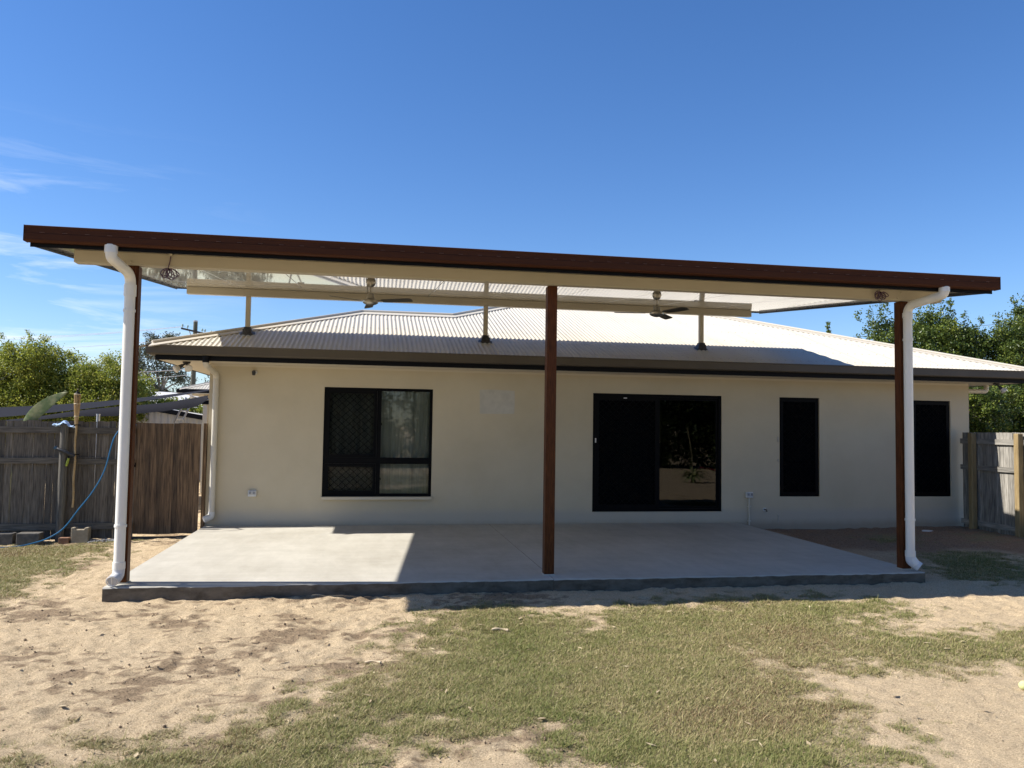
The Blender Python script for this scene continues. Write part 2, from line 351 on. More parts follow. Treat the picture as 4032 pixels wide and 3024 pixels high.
a3 = N(t, 'ShaderNodeAttribute', attribute_name='brown'); sand = mixc(a3.outputs['Fac'], sand, ramp(tex(45, 4).outputs[0], .35, (.21, .135, .085), .65, (.36, .245, .155)))
thatch = ramp(tex(90, 4, .7).outputs[0], .3, (.075, .06, .028), .68, (.40, .33, .185))
c = mixc(a2.outputs['Fac'], sand, thatch); t.links.new(c, b.inputs['Base Color'])
bp = N(t, 'ShaderNodeBump'); bp.inputs['Strength'].default_value = 1.0; bp.inputs['Distance'].default_value = .03
t.links.new(tex(38, 7, .82).outputs[0], bp.inputs['Height']); t.links.new(bp.outputs[0], b.inputs['Normal'])
gme.materials.append(gm)
go = bpy.data.objects.new('ground', gme); link(go); tag(go, 'sandy back yard ground with patches of short grass', kind='structure')
def gz(x, y):
    i = min(max(np.searchsorted(gx, x), 1), nx - 1); j = min(max(np.searchsorted(gy, y), 1), ny - 1); return float(GZ[j, i])

# ------------------------------------------------------------------ grass blades
def grass():
    n_try = 1500000
    # near-camera weighted sampling in polar coordinates around the camera, within the yard
    P = []
    def add(x, y): 
        i = np.clip(np.searchsorted(gx, x), 1, nx - 1); j = np.clip(np.searchsorted(gy, y), 1, ny - 1)
        mk = GM[j, i]; keep = rng.random(len(x)) < mk ** 1.2
        return x[keep], y[keep], GZ[j, i][keep], mk[keep]
    r_ = 4.0 + 11.0 * rng.random(1700000) ** 1.2; a = R(9.9) + (rng.random(1700000) - .5) * R(74)
    X, Y, Z, K = add(CAM.x + r_ * np.sin(a), CAM.y + r_ * np.cos(a))
    X2, Y2, Z2, K2 = add(rng.uniform(-7, 12, 60000), rng.uniform(-15, -.4, 60000))
    X = np.r_[X, X2]; Y = np.r_[Y, Y2]; Z = np.r_[Z, Z2]; K = np.r_[K, K2]
    ok = ~((X > -.05) & (X < 9.3) & (Y > -5.05)); X, Y, Z, K = X[ok], Y[ok], Z[ok], K[ok]; n = len(X)
    dist = np.hypot(X - CAM.x, Y - CAM.y)
    h = rng.uniform(.006, .021, n) * (.6 + .6 * K); h = np.where(rng.random(n) < .014, h * 2.8, h); wd = rng.uniform(.0016, .0034, n) * np.clip(dist / 6, 1, 2.0)
    az = rng.uniform(0, 6.283, n); ln = rng.uniform(.4, 2.6, n) * h; dx = np.cos(az); dy = np.sin(az)
    px, py = -dy * wd, dx * wd
    b0 = np.stack([X - px, Y - py, Z - .004], -1); b1 = np.stack([X + px, Y + py, Z - .004], -1)
    tp = np.stack([X + dx * ln, Y + dy * ln, Z + h * rng.uniform(.6, 1.15, n)], -1)
    V = np.stack([b0, b1, tp], 1).reshape(-1, 3); F = np.arange(n * 3).reshape(-1, 3)
    green = fbm(X, Y, .8, 140, 3) * .9 + fbm(X, Y, 5, 150, 2) * .4
    tint = np.clip(rng.random(n) * .80 - .09 + (green - .62) * .8 + .15, 0, 1)
    me = np_mesh('lawn_grass', V, F, np.repeat(tint, 3))
    m_ = bpy.data.materials.new('lawn_blades'); m_.use_nodes = True; t = m_.node_tree; b = t.nodes['Principled BSDF']; o = t.nodes['Material Output']
    a_ = N(t, 'ShaderNodeAttribute', attribute_name='tint'); rp = N(t, 'ShaderNodeValToRGB'); e = rp.color_ramp.elements
    e[0].position = 0; e[0].color = (.19, .12, .06, 1); e[1].position = 1; e[1].color = (.15, .18, .046, 1)
    for p_, c_ in ((.16, (.47, .375, .20)), (.34, (.36, .31, .145)), (.52, (.255, .24, .085)), (.75, (.20, .205, .062))): k = e.new(p_); k.color = (*c_, 1)
    t.links.new(a_.outputs['Fac'], rp.inputs[0]); t.links.new(rp.outputs[0], b.inputs['Base Color']); b.inputs['Roughness'].default_value = .6; b.inputs['Specular IOR Level'].default_value = .3
    tl = N(t, 'ShaderNodeBsdfTranslucent'); t.links.new(rp.outputs[0], tl.inputs[0]); mx = N(t, 'ShaderNodeMixShader'); mx.inputs[0].default_value = .25
    t.links.new(b.outputs[0], mx.inputs[1]); t.links.new(tl.outputs[0], mx.inputs[2]); t.links.new(mx.outputs[0], o.inputs[0]); me.materials.append(m_)
    ob = bpy.data.objects.new('lawn_grass', me); link(ob); tag(ob, 'short dry lawn grass growing in the sandy yard', 'grass', kind='stuff')
grass()

# ------------------------------------------------------------------ patio slab
M_CONC = bpy.data.materials.new('trowelled_concrete'); M_CONC.use_nodes = True; t = M_CONC.node_tree; b = t.nodes['Principled BSDF']; b.inputs['Roughness'].default_value = .8; b.inputs['Specular IOR Level'].default_value = .3
tcn = N(t, 'ShaderNodeTexCoord')
def stex(sc, scale, rot=0):
    mp = N(t, 'ShaderNodeMapping'); mp.inputs['Scale'].default_value = sc; mp.inputs['Rotation'].default_value = (0, 0, rot); t.links.new(tcn.outputs['Object'], mp.inputs[0])
    n = N(t, 'ShaderNodeTexNoise'); n.inputs['Scale'].default_value = scale; n.inputs['Detail'].default_value = 5; n.inputs['Roughness'].default_value = .65; n.inputs['Distortion'].default_value = .3; t.links.new(mp.outputs[0], n.inputs['Vector']); return n.outputs[0]
c1 = ramp(stex((.5, 5, 1), 1.6), .3, (.385, .362, .30), .7, (.50, .475, .405))
c2 = ramp(stex((4, 1.2, 1), 1.7, .5), .35, (.345, .322, .268), .7, (.53, .503, .43))
c3 = ramp(stex((1, 1, 1), .8), .3, (.30, .275, .222), .7, (.49, .465, .40))
cc = mixc(.45, mixc(.5, c1, c2), c3)
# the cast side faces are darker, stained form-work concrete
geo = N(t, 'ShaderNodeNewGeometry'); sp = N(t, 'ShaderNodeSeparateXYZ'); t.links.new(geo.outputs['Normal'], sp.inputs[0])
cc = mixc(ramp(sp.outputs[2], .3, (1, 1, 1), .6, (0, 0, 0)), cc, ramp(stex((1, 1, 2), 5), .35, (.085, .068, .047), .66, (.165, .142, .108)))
t.links.new(cc, b.inputs['Base Color'])
bp = N(t, 'ShaderNodeBump'); bp.inputs['Strength'].default_value = .12; bp.inputs['Distance'].default_value = .01; t.links.new(stex((2, 14, 8), 5), bp.inputs['Height']); t.links.new(bp.outputs[0], b.inputs['Normal'])
slab = thing('patio_slab', 'pale trowelled concrete patio slab in front of the house', 'patio', (4.6, -2.5, -.2)); slab['kind'] = 'structure'; del slab['category']
def slab_panel(x0, x1, xs):
    bmx = MB(); n = int((x1 - x0) / .07); ny_ = 1
    ed = lambda x: -4.98 + .014 * math.sin(x * 3.1) * math.sin(x * 1.3 + 1) + random.uniform(-.006, .006)
    X = [x0 + (x1 - x0) * i / n for i in range(n + 1)]; E = [ed(x) for x in X]
    top = [(x, -.004, 0) for x in X]; fr = [(x, e + .012, 0) for x, e in zip(X, E)]; f2 = [(x, e, -.012 + random.uniform(-.004, .004)) for x, e in zip(X, E)]; fb = [(x, e, -.32) for x, e in zip(X, E)]; bk = [(x, -.004, -.32) for x in X]
    rows = [top, fr, f2, fb, bk]; vs = [v for r_ in rows for v in r_]; k = n + 1; fs = []
    for r_ in range(5):
        q = (r_ + 1) % 5
        for i in range(n): fs.append((r_ * k + i, r_ * k + i + 1, q * k + i + 1, q * k + i))
    fs += [tuple(r_ * k for r_ in range(5)), tuple(r_ * k + n for r_ in range(5))[::-1]]
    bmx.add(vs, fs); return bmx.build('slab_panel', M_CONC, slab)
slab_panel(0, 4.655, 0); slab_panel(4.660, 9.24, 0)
M_RUST = mat('rusty_water_stain', (.30, .24, .17), .85, (.40, .36, .30), 6)

# ------------------------------------------------------------------ house
house = thing('house', 'cream rendered single storey house with cream corrugated hip roof', 'house', (7, 5, -.1))
XL, XR_, YB = 0.0, 14.02, 9.6
ZS = 2.64
def wall_mesh(x0, x1, z0, z1, holes, y0, y1):
    mb = MB(); xs = sorted({x0, x1, *[h[0] for h in holes], *[h[1] for h in holes]}); zs = sorted({z0, z1, *[h[2] for h in holes], *[h[3] for h in holes]})
    for a, b_ in zip(xs, xs[1:]):
        for c_, d in zip(zs, zs[1:]):
            cx, cz = (a + b_) / 2, (c_ + d) / 2
            if any(h[0] < cx < h[1] and h[2] < cz < h[3] for h in holes): continue
            mb.quad((a, y0, c_), (b_, y0, c_), (b_, y0, d), (a, y0, d)); mb.quad((a, y1, c_), (a, y1, d), (b_, y1, d), (b_, y1, c_))
    for h in holes:
        a, b_, c_, d = h
        mb.quad((a, y0, c_), (a, y1, c_), (b_, y1, c_), (b_, y0, c_)); mb.quad((a, y0, d), (b_, y0, d), (b_, y1, d), (a, y1, d))
        mb.quad((a, y0, c_), (a, y0, d), (a, y1, d), (a, y1, c_)); mb.quad((b_, y0, c_), (b_, y1, c_), (b_, y1, d), (b_, y0, d))
    mb.quad((x0, y0, z0), (x0, y0, z1), (x0, y1, z1), (x0, y1, z0)); mb.quad((x1, y0, z0), (x1, y1, z0), (x1, y1, z1), (x1, y0, z1)); mb.quad((x0, y0, z1), (x1, y0, z1), (x1, y1, z1), (x0, y1, z1))
    return mb
W1 = (1.836, 3.653, .470, 2.30); DR = (6.490, 8.923, .200, 2.30); W3 = (10.059, 10.864, .468, 2.30); W4 = (12.806, 13.616, .468, 2.30)
HOLES = [W1, DR, W3, W4]
# wall paint: cream render, greyer damp base course below the old paint line, small repairs
M_FRONT = bpy.data.materials.new('cream_render_front'); M_FRONT.use_nodes = True; t = M_FRONT.node_tree; b = t.nodes['Principled BSDF']; b.inputs['Roughness'].default_value = .85; b.inputs['Specular IOR Level'].default_value = .25
tcn = N(t, 'ShaderNodeTexCoord')
wc = ramp(tex(1.1, 5).outputs[0], .3, (.50, .435, .31), .7, (.57, .50, .365))
wc = mixc(ramp(tex(3.2, 6, .7).outputs[0], .60, (0, 0, 0), .78, (.28, .28, .28)), wc, (.44, .395, .31))
geo = N(t, 'ShaderNodeNewGeometry'); sp = N(t, 'ShaderNodeSeparateXYZ'); t.links.new(geo.outputs['Position'], sp.inputs[0])
nz_ = tex(5, 4); ad = N(t, 'ShaderNodeMath', operation='MULTIPLY_ADD'); ad.inputs[1].default_value = .10; t.links.new(nz_.outputs[0], ad.inputs[0]); t.links.new(sp.outputs[2], ad.inputs[2])
wc = mixc(ramp(ad.outputs[0], .22, (.8, .8, .8), .34, (0, 0, 0)), wc, (.46, .42, .35))
wc = mixc(ramp(ad.outputs[0], .0, (.8, .8, .8), .13, (0, 0, 0)), wc, (.34, .285, .21))
t.links.new(wc, b.inputs['Base Color'])
bp = N(t, 'ShaderNodeBump'); bp.inputs['Strength'].default_value = .3; bp.inputs['Distance'].default_value = .006; t.links.new(tex(170, 3).outputs[0], bp.inputs['Height']); t.links.new(bp.outputs[0], b.inputs['Normal'])
wl = wall_mesh(XL, XR_, -.4, ZS, HOLES, 0, .16).build('front_wall', M_FRONT, house)
sidew = MB(); sidew.box(XL, XL + .16, .163, YB, -.4, ZS); sidew.build('side_wall', M_WALL, house)
sidew = MB(); sidew.box(XR_ - .16, XR_, .163, YB, -.4, ZS); sidew.build('side_wall', M_WALL, house)
sidew = MB(); sidew.box(XL, XR_, YB + .003, YB + .16, -.4, ZS); sidew.build('back_wall', M_WALL, house)
MB().box(XL + .17, XR_ - .17, .17, YB, .10, .18).build('floor_slab', M_FLOOR, house)
MB().box(XL + .17, XR_ - .17, .17, YB, ZS + .003, ZS + .04).build('room_ceiling', M_WHITE, house)
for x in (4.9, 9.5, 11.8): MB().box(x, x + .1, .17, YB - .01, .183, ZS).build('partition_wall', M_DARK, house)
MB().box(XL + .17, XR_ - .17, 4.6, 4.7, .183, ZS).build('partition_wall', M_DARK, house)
# render patch, cornice, sill
M_PATCH = mat('grey_cement_patch', (.47, .45, .40), .9, (.54, .515, .455), 7, bump=.3, bscale=90)
pm = MB(); 
for k in range(1):
    pts = [(4.458, 2.312), (4.72, 2.318), (5.072, 2.303), (5.076, 2.1), (5.07, 1.905), (4.75, 1.898), (4.466, 1.897), (4.462, 2.1)]
    n = len(pts); pm.add([(x, y, z) for y in (-.0035, .004) for x, z in pts], [tuple(range(n)), tuple(range(n, 2 * n))[::-1]] + [(i, (i + 1) % n, n + (i + 1) % n, n + i) for i in range(n)])
pm.build('cement_patch', M_PATCH, house)
MB().extrude([(0, 0), (.035, 0), (.012, -.012), (0, -.035)], (XR_ - .002, -.0015, ZS - .002), (XL + .002, -.0015, ZS - .002)).build('cornice_moulding', M_SOFFIT, house)
# soffit
OV = .66
sf = MB(); sf.box(XL - OV, XR_ + OV, -OV, -.003, ZS, ZS + .012); sf.box(XL - OV, XL - .003, 0, YB, ZS, ZS + .012); sf.box(XR_ + .003, XR_ + OV, 0, YB, ZS, ZS + .012)
sf.build('soffit', M_SOFFIT, house)
# fascia + gutter
MB().box(XL - OV - .02, XR_ + OV + .02, -OV - .02, -OV - .001, 2.632, 2.80).build('fascia', M_FASCIA, house)
MB().box(XL - OV - .02, XL - OV - .001, -OV + .003, 5.2, 2.632, 2.80).build('fascia', M_FASCIA, house)
MB().box(XR_ + OV + .001, XR_ + OV + .02, -OV + .003, YB + OV, 2.632, 2.80).build('fascia', M_FASCIA, house)
for zz in (2.655, 2.68): pass
def gutter_prof():   # (side, up): side positive = outward
    return [(.0, 0), (.085, 0), (.100, .006), (.108, .02), (.110, .125), (.116, .133), (.118, .142), (.110, .148), (.100, .145), (.100, .14), (.103, .02), (.085, .006), (.004, .006), (.004, .13), (0, .13)]
GZ0 = 2.708
gx0, gx1 = XL - OV - .022, XR_ + OV + .022
def gutter_run(p0, p1, outv, mat_, parent, prof=None, m0=0, m1=0, name='gutter'):
    """profile swept p0->p1, mitred by m0/m1 (end offset per unit side)"""
    prof = prof or gutter_prof(); p0 = Vector(p0); p1 = Vector(p1); t_ = (p1 - p0).normalized(); o_ = Vector(outv); n = len(prof); mb = MB()
    vs = [p0 - t_ * (a * m0) + o_ * a + Vector((0, 0, c_)) for a, c_ in prof] + [p1 + t_ * (a * m1) + o_ * a + Vector((0, 0, c_)) for a, c_ in prof]
    mb.add(vs, [(i, (i + 1) % n, n + (i + 1) % n, n + i) for i in range(n)] + [tuple(range(n))[::-1], tuple(range(n, 2 * n))]); return mb.build(name, mat_, parent)
gutter_run((gx0, gx0 * 0 - OV - .022, GZ0), (gx1, -OV - .022, GZ0), (0, -1, 0), M_GUTTER, house, m0=1, m1=1)
gutter_run((gx0, 5.2, GZ0), (gx0, -OV - .022, GZ0), (-1, 0, 0), M_GUTTER, house, m0=0, m1=1)
gutter_run((gx1, -OV - .022, GZ0), (gx1, YB + OV, GZ0), (1, 0, 0), M_GUTTER, house, m0=1, m1=0)
# ---- roof
XE0, XE1, YE, ZE = -.72, 14.74, -.72, 2.853
TP = math.tan(R(18.5)); YR1, XA, XB = 2.40, 2.40, 4.21; YR2 = 4.8; XM = XB - YR1 + YE
def ytop(x):
    y = YE + (x - XE0) if x < XA else (YR1 if x < XB else YR1 + (x - XB))
    return max(min(y, YR2, YE + (XE1 - x)), YE)
zr = lambda y: ZE + (y - YE) * TP
roof = MB()   # the slopes that face away from the yard
P = lambda x, y: (x, y, zr(y))
def Q(x, y, d): return (x, y, ZE + d * TP)
dw = YR1 - YE; dm = YR2 - YE
yb1 = YR1 + dw; yb2 = YR2 + dm
roof.quad(Q(XE0, YE, 0), Q(XA, YR1, dw), Q(XE0, yb1, 0)); roof.quad(Q(XE0, yb1, 0), Q(XA, YR1, dw), Q(XB, YR1, dw), Q(XM, yb1, 0))
roof.quad(Q(XB, YR1, dw), Q(XB + YR2 - YR1, YR2, dm), Q(XM, yb2, 0), Q(XM, yb1, 0))
roof.quad(Q(XM, yb2, 0), Q(XB + YR2 - YR1, YR2, dm), Q(XE1 - dm, YR2, dm), Q(XE1, yb2, 0)); roof.quad(Q(XE1, yb2, 0), Q(XE1 - dm, YR2, dm), Q(XE1, YE, 0))
rf = roof.build('roof', M_ROOF, house)
PER = .0762; AMP = .0088; K = 8
sheet_w = PER * 10; ns = int(math.ceil((XE1 - XE0) / sheet_w))
for s in range(ns):
    x0 = XE0 + s * sheet_w; cols = []; 
    for i in range(10 * K + 3):
        x = x0 + i * PER / K
        if x > XE1: break
        cols.append(x)
    if len(cols) < 3: continue
    mb = MB(); vs = []; fs = []
    for i, x in enumerate(cols):
        dz = AMP * math.cos(2 * math.pi * (x - XE0) / PER) + AMP + .004 + (.0022 if i < 5 else 0.0) ; yt = ytop(x); yl = YE - .03
        vs += [(x, yl, zr(yl) + dz), (x, yt, zr(yt) + dz)]
    for i in range(len(cols) - 1): fs.append((2 * i, 2 * i + 2, 2 * i + 3, 2 * i + 1))
    mb.add(vs, fs); mb.build('roof_sheet', M_ROOF, rf, smooth=True)
# ridge and hip caps: two folded wings and a rolled top
def cap(a, b_, s1, s2, name):
    a = Vector(a); b_ = Vector(b_); mb = MB(); up = Vector((0, 0, .034)); r_ = .026
    t_ = (b_ - a).normalized()
    for sgn in (s1, s2):
        sgn = Vector(sgn); w0 = a + up + sgn * .225; w1 = b_ + up + sgn * .225
        lip = Vector((0, 0, -.016)); A = a + up + sgn * .012; B = b_ + up + sgn * .012
        mb.quad(A, B, w1, w0); mb.quad(w0, w1, w1 + lip, w0 + lip)
    mb.tube([a + up + Vector((0, 0, .012)), b_ + up + Vector((0, 0, .012))], r_, 10)
    mb.build(name, M_CAP, rf, smooth=False)
fr_dn = Vector((0, -1, -TP)).normalized()
def dn(v): v = Vector(v); v.z = -TP * math.hypot(v.x, v.y); return v.normalized()
cap(Q(XE0, YE, 0), Q(XA, YR1, dw), dn((1, -1, 0)) * 0 + dn((.0, -1, 0)), dn((-1, 0, 0)), 'hip_cap')
cap(Q(XA, YR1, dw), Q(XB, YR1, dw), dn((0, -1, 0)), dn((0, 1, 0)), 'ridge_cap')
cap(Q(XB, YR1, dw), Q(XB + YR2 - YR1, YR2, dm), dn((0, -1, 0)), dn((-1, 0, 0)), 'hip_cap')
cap(Q(XB + YR2 - YR1, YR2, dm), Q(XE1 - dm, YR2, dm), dn((0, -1, 0)), dn((0, 1, 0)), 'ridge_cap')
cap(Q(XE1 - dm, YR2, dm), Q(XE1, YE, 0), dn((0, -1, 0)), dn((1, 0, 0)), 'hip_cap')
# roof screws, in rows on every second crest
sc = MB(); M_SCREW = mat('roof_screw', (.38, .35, .28), .5, metal=.3)
for y in (-.55, .15, .95, 1.75, 2.5, 3.3, 4.2):
    i = 0
    x = XE0 + PER
    while x < XE1:
        if ytop(x) > y + .12: sc.lathe([(.011, 0), (.011, .004), (.006, .008)], (x, y + random.uniform(-.006, .006), zr(y) + 2 * AMP + .003), 6)
        x += 2 * PER
so = sc.build('roof_screws', M_SCREW, rf); so['kind'] = 'stuff'
# ---- windows and door
def frame_box(mb, x0, x1, z0, z1, y0, y1, t_):
    mb.box(x0, x0 + t_, y0, y1, z0, z1); mb.box(x1 - t_, x1, y0, y1, z0, z1); mb.box(x0 + t_, x1 - t_, y0, y1, z0, z0 + t_); mb.box(x0 + t_, x1 - t_, y0, y1, z1 - t_, z1)
def grille(mb, x0, x1, z0, z1, y, pw=.125, ph=.115, th=.0085):
    """expanded diamond mesh: zig-zag strands clipped to the rectangle"""
    sl = ph / pw
    for d in (1, -1):
        n = int(((x1 - x0) + (z1 - z0) / sl) / (pw)) + 3
        for k in range(-2, n + 2):
            xs = x0 - (z1 - z0) / sl * (1 if d > 0 else 0) + k * pw
            # line z = z0 + d*sl*(x-xs) (+ offset for d<0)
            f = (lambda x: z0 + sl * (x - xs)) if d > 0 else (lambda x: z0 - sl * (x - xs))
            g = (lambda z: xs + (z - z0) / sl) if d > 0 else (lambda z: xs - (z - z0) / sl)
            cand = []
            for x in (x0, x1):
                z = f(x)
                if z0 <= z <= z1: cand.append((x, z))
            for z in (z0, z1):
                x = g(z)
                if x0 <= x <= x1: cand.append((x, z))
            if len(cand) < 2: continue
            cand.sort(); p, q = cand[0], cand[-1]
            if math.hypot(q[0] - p[0], q[1] - p[1]) < .02: continue
            mb.tube([(p[0], y + .002 * d, p[1]), (q[0], y + .002 * d, q[1])], th * .5, 4)
def pane(name, x0, x1, z0, z1, y, m_, parent): return MB().box(x0, x1, y, y + .004, z0, z1).build(name, m_, parent)
def wempty(name):
    o = bpy.data.objects.new(name, None); link(o, house); ORG[o.name] = ORG[house.name].copy(); return o
# window 1: sliding window with transom, screens on the left, clear panes on the right
x0, x1, z0, z1 = W1; w1 = wempty('window')
fb = MB(); frame_box(fb, x0 + .002, x1 - .002, z0 + .002, z1 - .002, .018, .10, .045); fb.box(x0 + .045, x1 - .045, .020, .098, 1.02, 1.125); fb.box(2.715, 2.785, .022, .096, z0 + .045, 1.02); fb.box(2.715, 2.785, .022, .096, 1.125, z1 - .045)
fb.build('window_frame', M_BLK, w1)
for za, zb in ((z0 + .047, 1.018), (1.127, z1 - .047)):
    f2 = MB(); frame_box(f2, x0 + .047, 2.713, za, zb, .012, .034, .05); f2.build('screen_frame', M_BLK, w1)
    gm_ = MB(); grille(gm_, x0 + .1, 2.66, za + .055, zb - .055, .024); gm_.build('diamond_grille', M_BLK, w1)
    pane('insect_screen', x0 + .095, 2.665, za + .05, zb - .05, .036, M_SCREEN, w1)
    pane('glass_pane', x0 + .048, 2.712, za, zb, .07, M_LEAFG, w1); pane('glass_pane', 2.788, x1 - .048, za, zb, .055, M_LEAFG, w1)
    MB().box(2.786, 2.800, .014, .024, (za + zb) / 2 - .02, (za + zb) / 2 + .02).build('latch', M_BLK, w1)
sl_ = MB().extrude([(0, 0), (-.02, -.03), (-.02, -.045), (.10, -.045), (.10, 0)], (x0 + .002, -.0, z0 + .002), (x1 - .002, -.0, z0 + .002)).build('window_sill', M_WALL, w1)
# sliding door
x0, x1, z0, z1 = DR; dr = wempty('sliding_door')
fb = MB(); frame_box(fb, x0 + .002, x1 - .002, z0 + .002, z1 - .002, .02, .12, .05); fb.build('door_frame', M_BLK, dr)
leaf = MB(); frame_box(leaf, x0 + .052, 7.73, z0 + .052, z1 - .052, .016, .045, .07); lf = leaf.build('screen_door', M_BLK, dr)
gm_ = MB(); grille(gm_, x0 + .125, 7.655, z0 + .125, z1 - .125, .03); gm_.build('diamond_grille', M_BLK, lf)
pane('insect_screen', x0 + .12, 7.66, z0 + .12, z1 - .12, .036, M_SCREEN2, lf); MB().box(6.535, 6.555, .004, .016, 1.42, 1.50).build('handle', M_WHITE, lf)
MB().box(7.06, 7.12, .010, .016, z1 - .085, z1 - .07).build('label_plate', M_WHITE, lf)
lf2 = MB(); frame_box(lf2, x0 + .052, 7.76, z0 + .052, z1 - .052, .06, .085, .05); l2 = lf2.build('glass_leaf', M_BLK, dr); pane('glass_pane', x0 + .1, 7.712, z0 + .1, z1 - .1, .072, M_TINT, l2)
lf3 = MB(); frame_box(lf3, 7.705, x1 - .052, z0 + .052, z1 - .052, .048, .058, .045); lf3.box(7.70, 7.75, .04, .06, z0 + .052, z1 - .052); l3 = lf3.build('fixed_leaf', M_BLK, dr); pane('glass_pane', 7.752, x1 - .098, z0 + .098, z1 - .098, .051, M_TINT, l3)
for Wd in (W3, W4):
    x0, x1, z0, z1 = Wd; ww = wempty('window')
    fb = MB(); frame_box(fb, x0 + .002, x1 - .002, z0 + .002, z1 - .002, .03, .10, .05); fb.build('window_frame', M_BLK, ww)
    f2 = MB(); frame_box(f2, x0 + .03, x1 - .03, z0 + .03, z1 - .03, .014, .029, .05); f2.build('screen_frame', M_BLK, ww)
    gm_ = MB(); grille(gm_, x0 + .08, x1 - .08, z0 + .08, z1 - .08, .022); gm_.build('diamond_grille', M_BLK, ww)
    pane('insect_screen', x0 + .08, x1 - .08, z0 + .08, z1 - .08, .034, M_SCREEN2, ww); pane('glass_pane', x0 + .052, x1 - .052, z0 + .052, z1 - .052, .07, M_TINT, ww)
    MB().box(x0 + .052, x1 - .052, .06, .09, 1.08, 1.12).build('transom', M_BLK, ww)
# house downpipes
def pvc(pts, r_, parent, mat_, rr=.09, name='downpipe'):
    return MB().tube(rounded(pts, rr, 6), r_, 16).build(name, mat_, parent, smooth=True)
dp = pvc([(.070, -.71, GZ0 + .003), (.070, -.71, 2.57), (.115, -.075, 2.465), (.115, -.075, .17), (.02, -.13, .125)], .046, house, M_PVCC, .10)
for z in (2.60, 2.40, 2.10, .45): MB().lathe([(.050, 0), (.050, .045)], (.115 if z < 2.5 else .070, -.075 if z < 2.5 else -.71, z), 18).build('pipe_collar', M_PVCC, dp, smooth=True)
MB().lathe([(.051, 0), (.053, .05), (.053, .11)], (.070, -.71, 2.603), 18).build('pipe_collar', M_FASCIA, dp, smooth=True)
MB().tube(rounded([(.115, -.075, .235), (.115, -.075, .155), (.015, -.135, .118)], .06), .051, 16).build('pipe_elbow', M_WHITE, dp, smooth=True)
dp2 = pvc([(14.60, .22, GZ0), (14.60, .22, 2.515), (14.075, .22, 2.515), (14.075, .22, -.08)], .046, house, M_PVCC, .07)
MB().lathe([(.050, 0), (.050, .05)], (14.075, .22, 1.9), 18).build('pipe_collar', M_PVCC, dp2, smooth=True)

# curtains behind the clear panes
def curtain(xa, xb, za, zb, y, m_, label):
    mb = MB(); n = int((xb - xa) / .012); vs = []; fs = []
    for i in range(n + 1):
        x = xa + (xb - xa) * i / n; d = .03 * math.sin(x * 21 + 1.5 * math.sin(x * 5)) + .015 * math.sin(x * 47)
        vs += [(x, y + d, za), (x, y + d * .7, zb)]
    for i in range(n): fs.append((2 * i, 2 * i + 2, 2 * i + 3, 2 * i + 1))
    mb.add(vs, fs); o = mb.build('curtain', m_, None, smooth=True, off=(xa, y, za)); tag(o, label, 'curtain', None); return o
M_CURT = mat('grey_green_curtain', (.24, .25, .215), .9, (.33, .34, .29), 6, stretch=(6, 6, .4))
curtain(1.80, 3.70, .25, 2.45, .225, M_CURT, 'pale grey pleated curtain behind the wide window')

# ---- small fixtures on the house
def outlet(x, z, label, conduit=False):
    o = thing('power_outlet', label, 'outlet', (x, 0, z), None)
    MB().box(x - .066, x + .066, -.052, -.001, z - .05, z + .052).build('housing', M_WHITE, o, bevel=.008)
    pl = MB().box(x - .058, x + .058, -.060, -.0525, z - .02, z + .044).build('cover_plate', mat('grey_plastic', (.50, .50, .49), .4), o, bevel=.003)
    for k in (-1, 1):
        s_ = MB(); s_.box(x + k * .030 - .017, x + k * .030 + .017, -.068, -.0605, z - .008, z + .034); s_.build('socket', mat('socket_grey', (.24, .25, .27), .4), o)
    if conduit:
        MB().tube([(x, -.018, z - .05), (x, -.018, -.045)], .0135, 10).build('conduit', M_PVCC, o, smooth=True)
        for zz in (.28, .02): MB().box(x - .03, x + .03, -.034, -.001, zz, zz + .02).build('saddle_clip', M_PVCC, o)
outlet(.73, .525, 'white double power outlet on the wall beside the downpipe')
outlet(9.447, .50, 'white double power outlet with conduit beside the sliding door', True)
stub = thing('capped_pipe', 'small white pipe stub poking out of the wall near the slab end', 'pipe', (9.756, 0, .235))
MB().lathe([(.034, 0), (.034, .006)], (9.756, -.001, .235), 14, Matrix.Rotation(R(90), 3, 'X')).build('flange', M_WHITE, stub, smooth=True)
MB().tube(rounded([(9.756, 0, .235), (9.756, -.07, .235), (9.765, -.075, .20)], .03), .014, 10).build('stub', M_DARK, stub, smooth=True)
for z, h, lab in ((1.525, .09, 'upper grey bracket remnant on the wall beside the narrow window'), (1.14, .04, 'lower grey bracket remnant on the wall beside the narrow window')):
    br_ = MB(); br_.box(10.010, 10.036, -.010, .002, z - h / 2, z + h / 2); br_.box(10.018, 10.030, -.022, -.0101, z - h / 2 - .012, z - h / 2 + .012); o = br_.build('wall_bracket', mat('grey_paint', (.40, .37, .31), .7), None, off=(10.02, 0, z)); tag(o, lab, 'bracket')
br_ = MB(); br_.box(10.016, 10.036, -.008, .002, .0, .12); br_.box(10.012, 10.040, -.014, .001, .10, .128); o = br_.build('wall_bracket', MATS['grey_paint'], None, off=(10.02, 0, .0)); tag(o, 'rusty bracket remnant low on the wall above the sand', 'bracket')
cm = thing('security_camera', 'small black and white security camera under the eave', 'camera', (.70, 0, 2.505))
MB().lathe([(.036, 0), (.036, .012), (.026, .03), (.022, .05)], (.712, 0, 2.512), 16, Matrix.Rotation(R(90), 3, 'X')).build('mount', M_WHITE, cm, smooth=True)
cb = MB(); cb.lathe([(.012, -.042), (.027, -.034), (.030, 0), (.027, .034), (.012, .042)], (.700, -.075, 2.500), 16); cb.build('camera_body', M_RUB, cm, smooth=True)
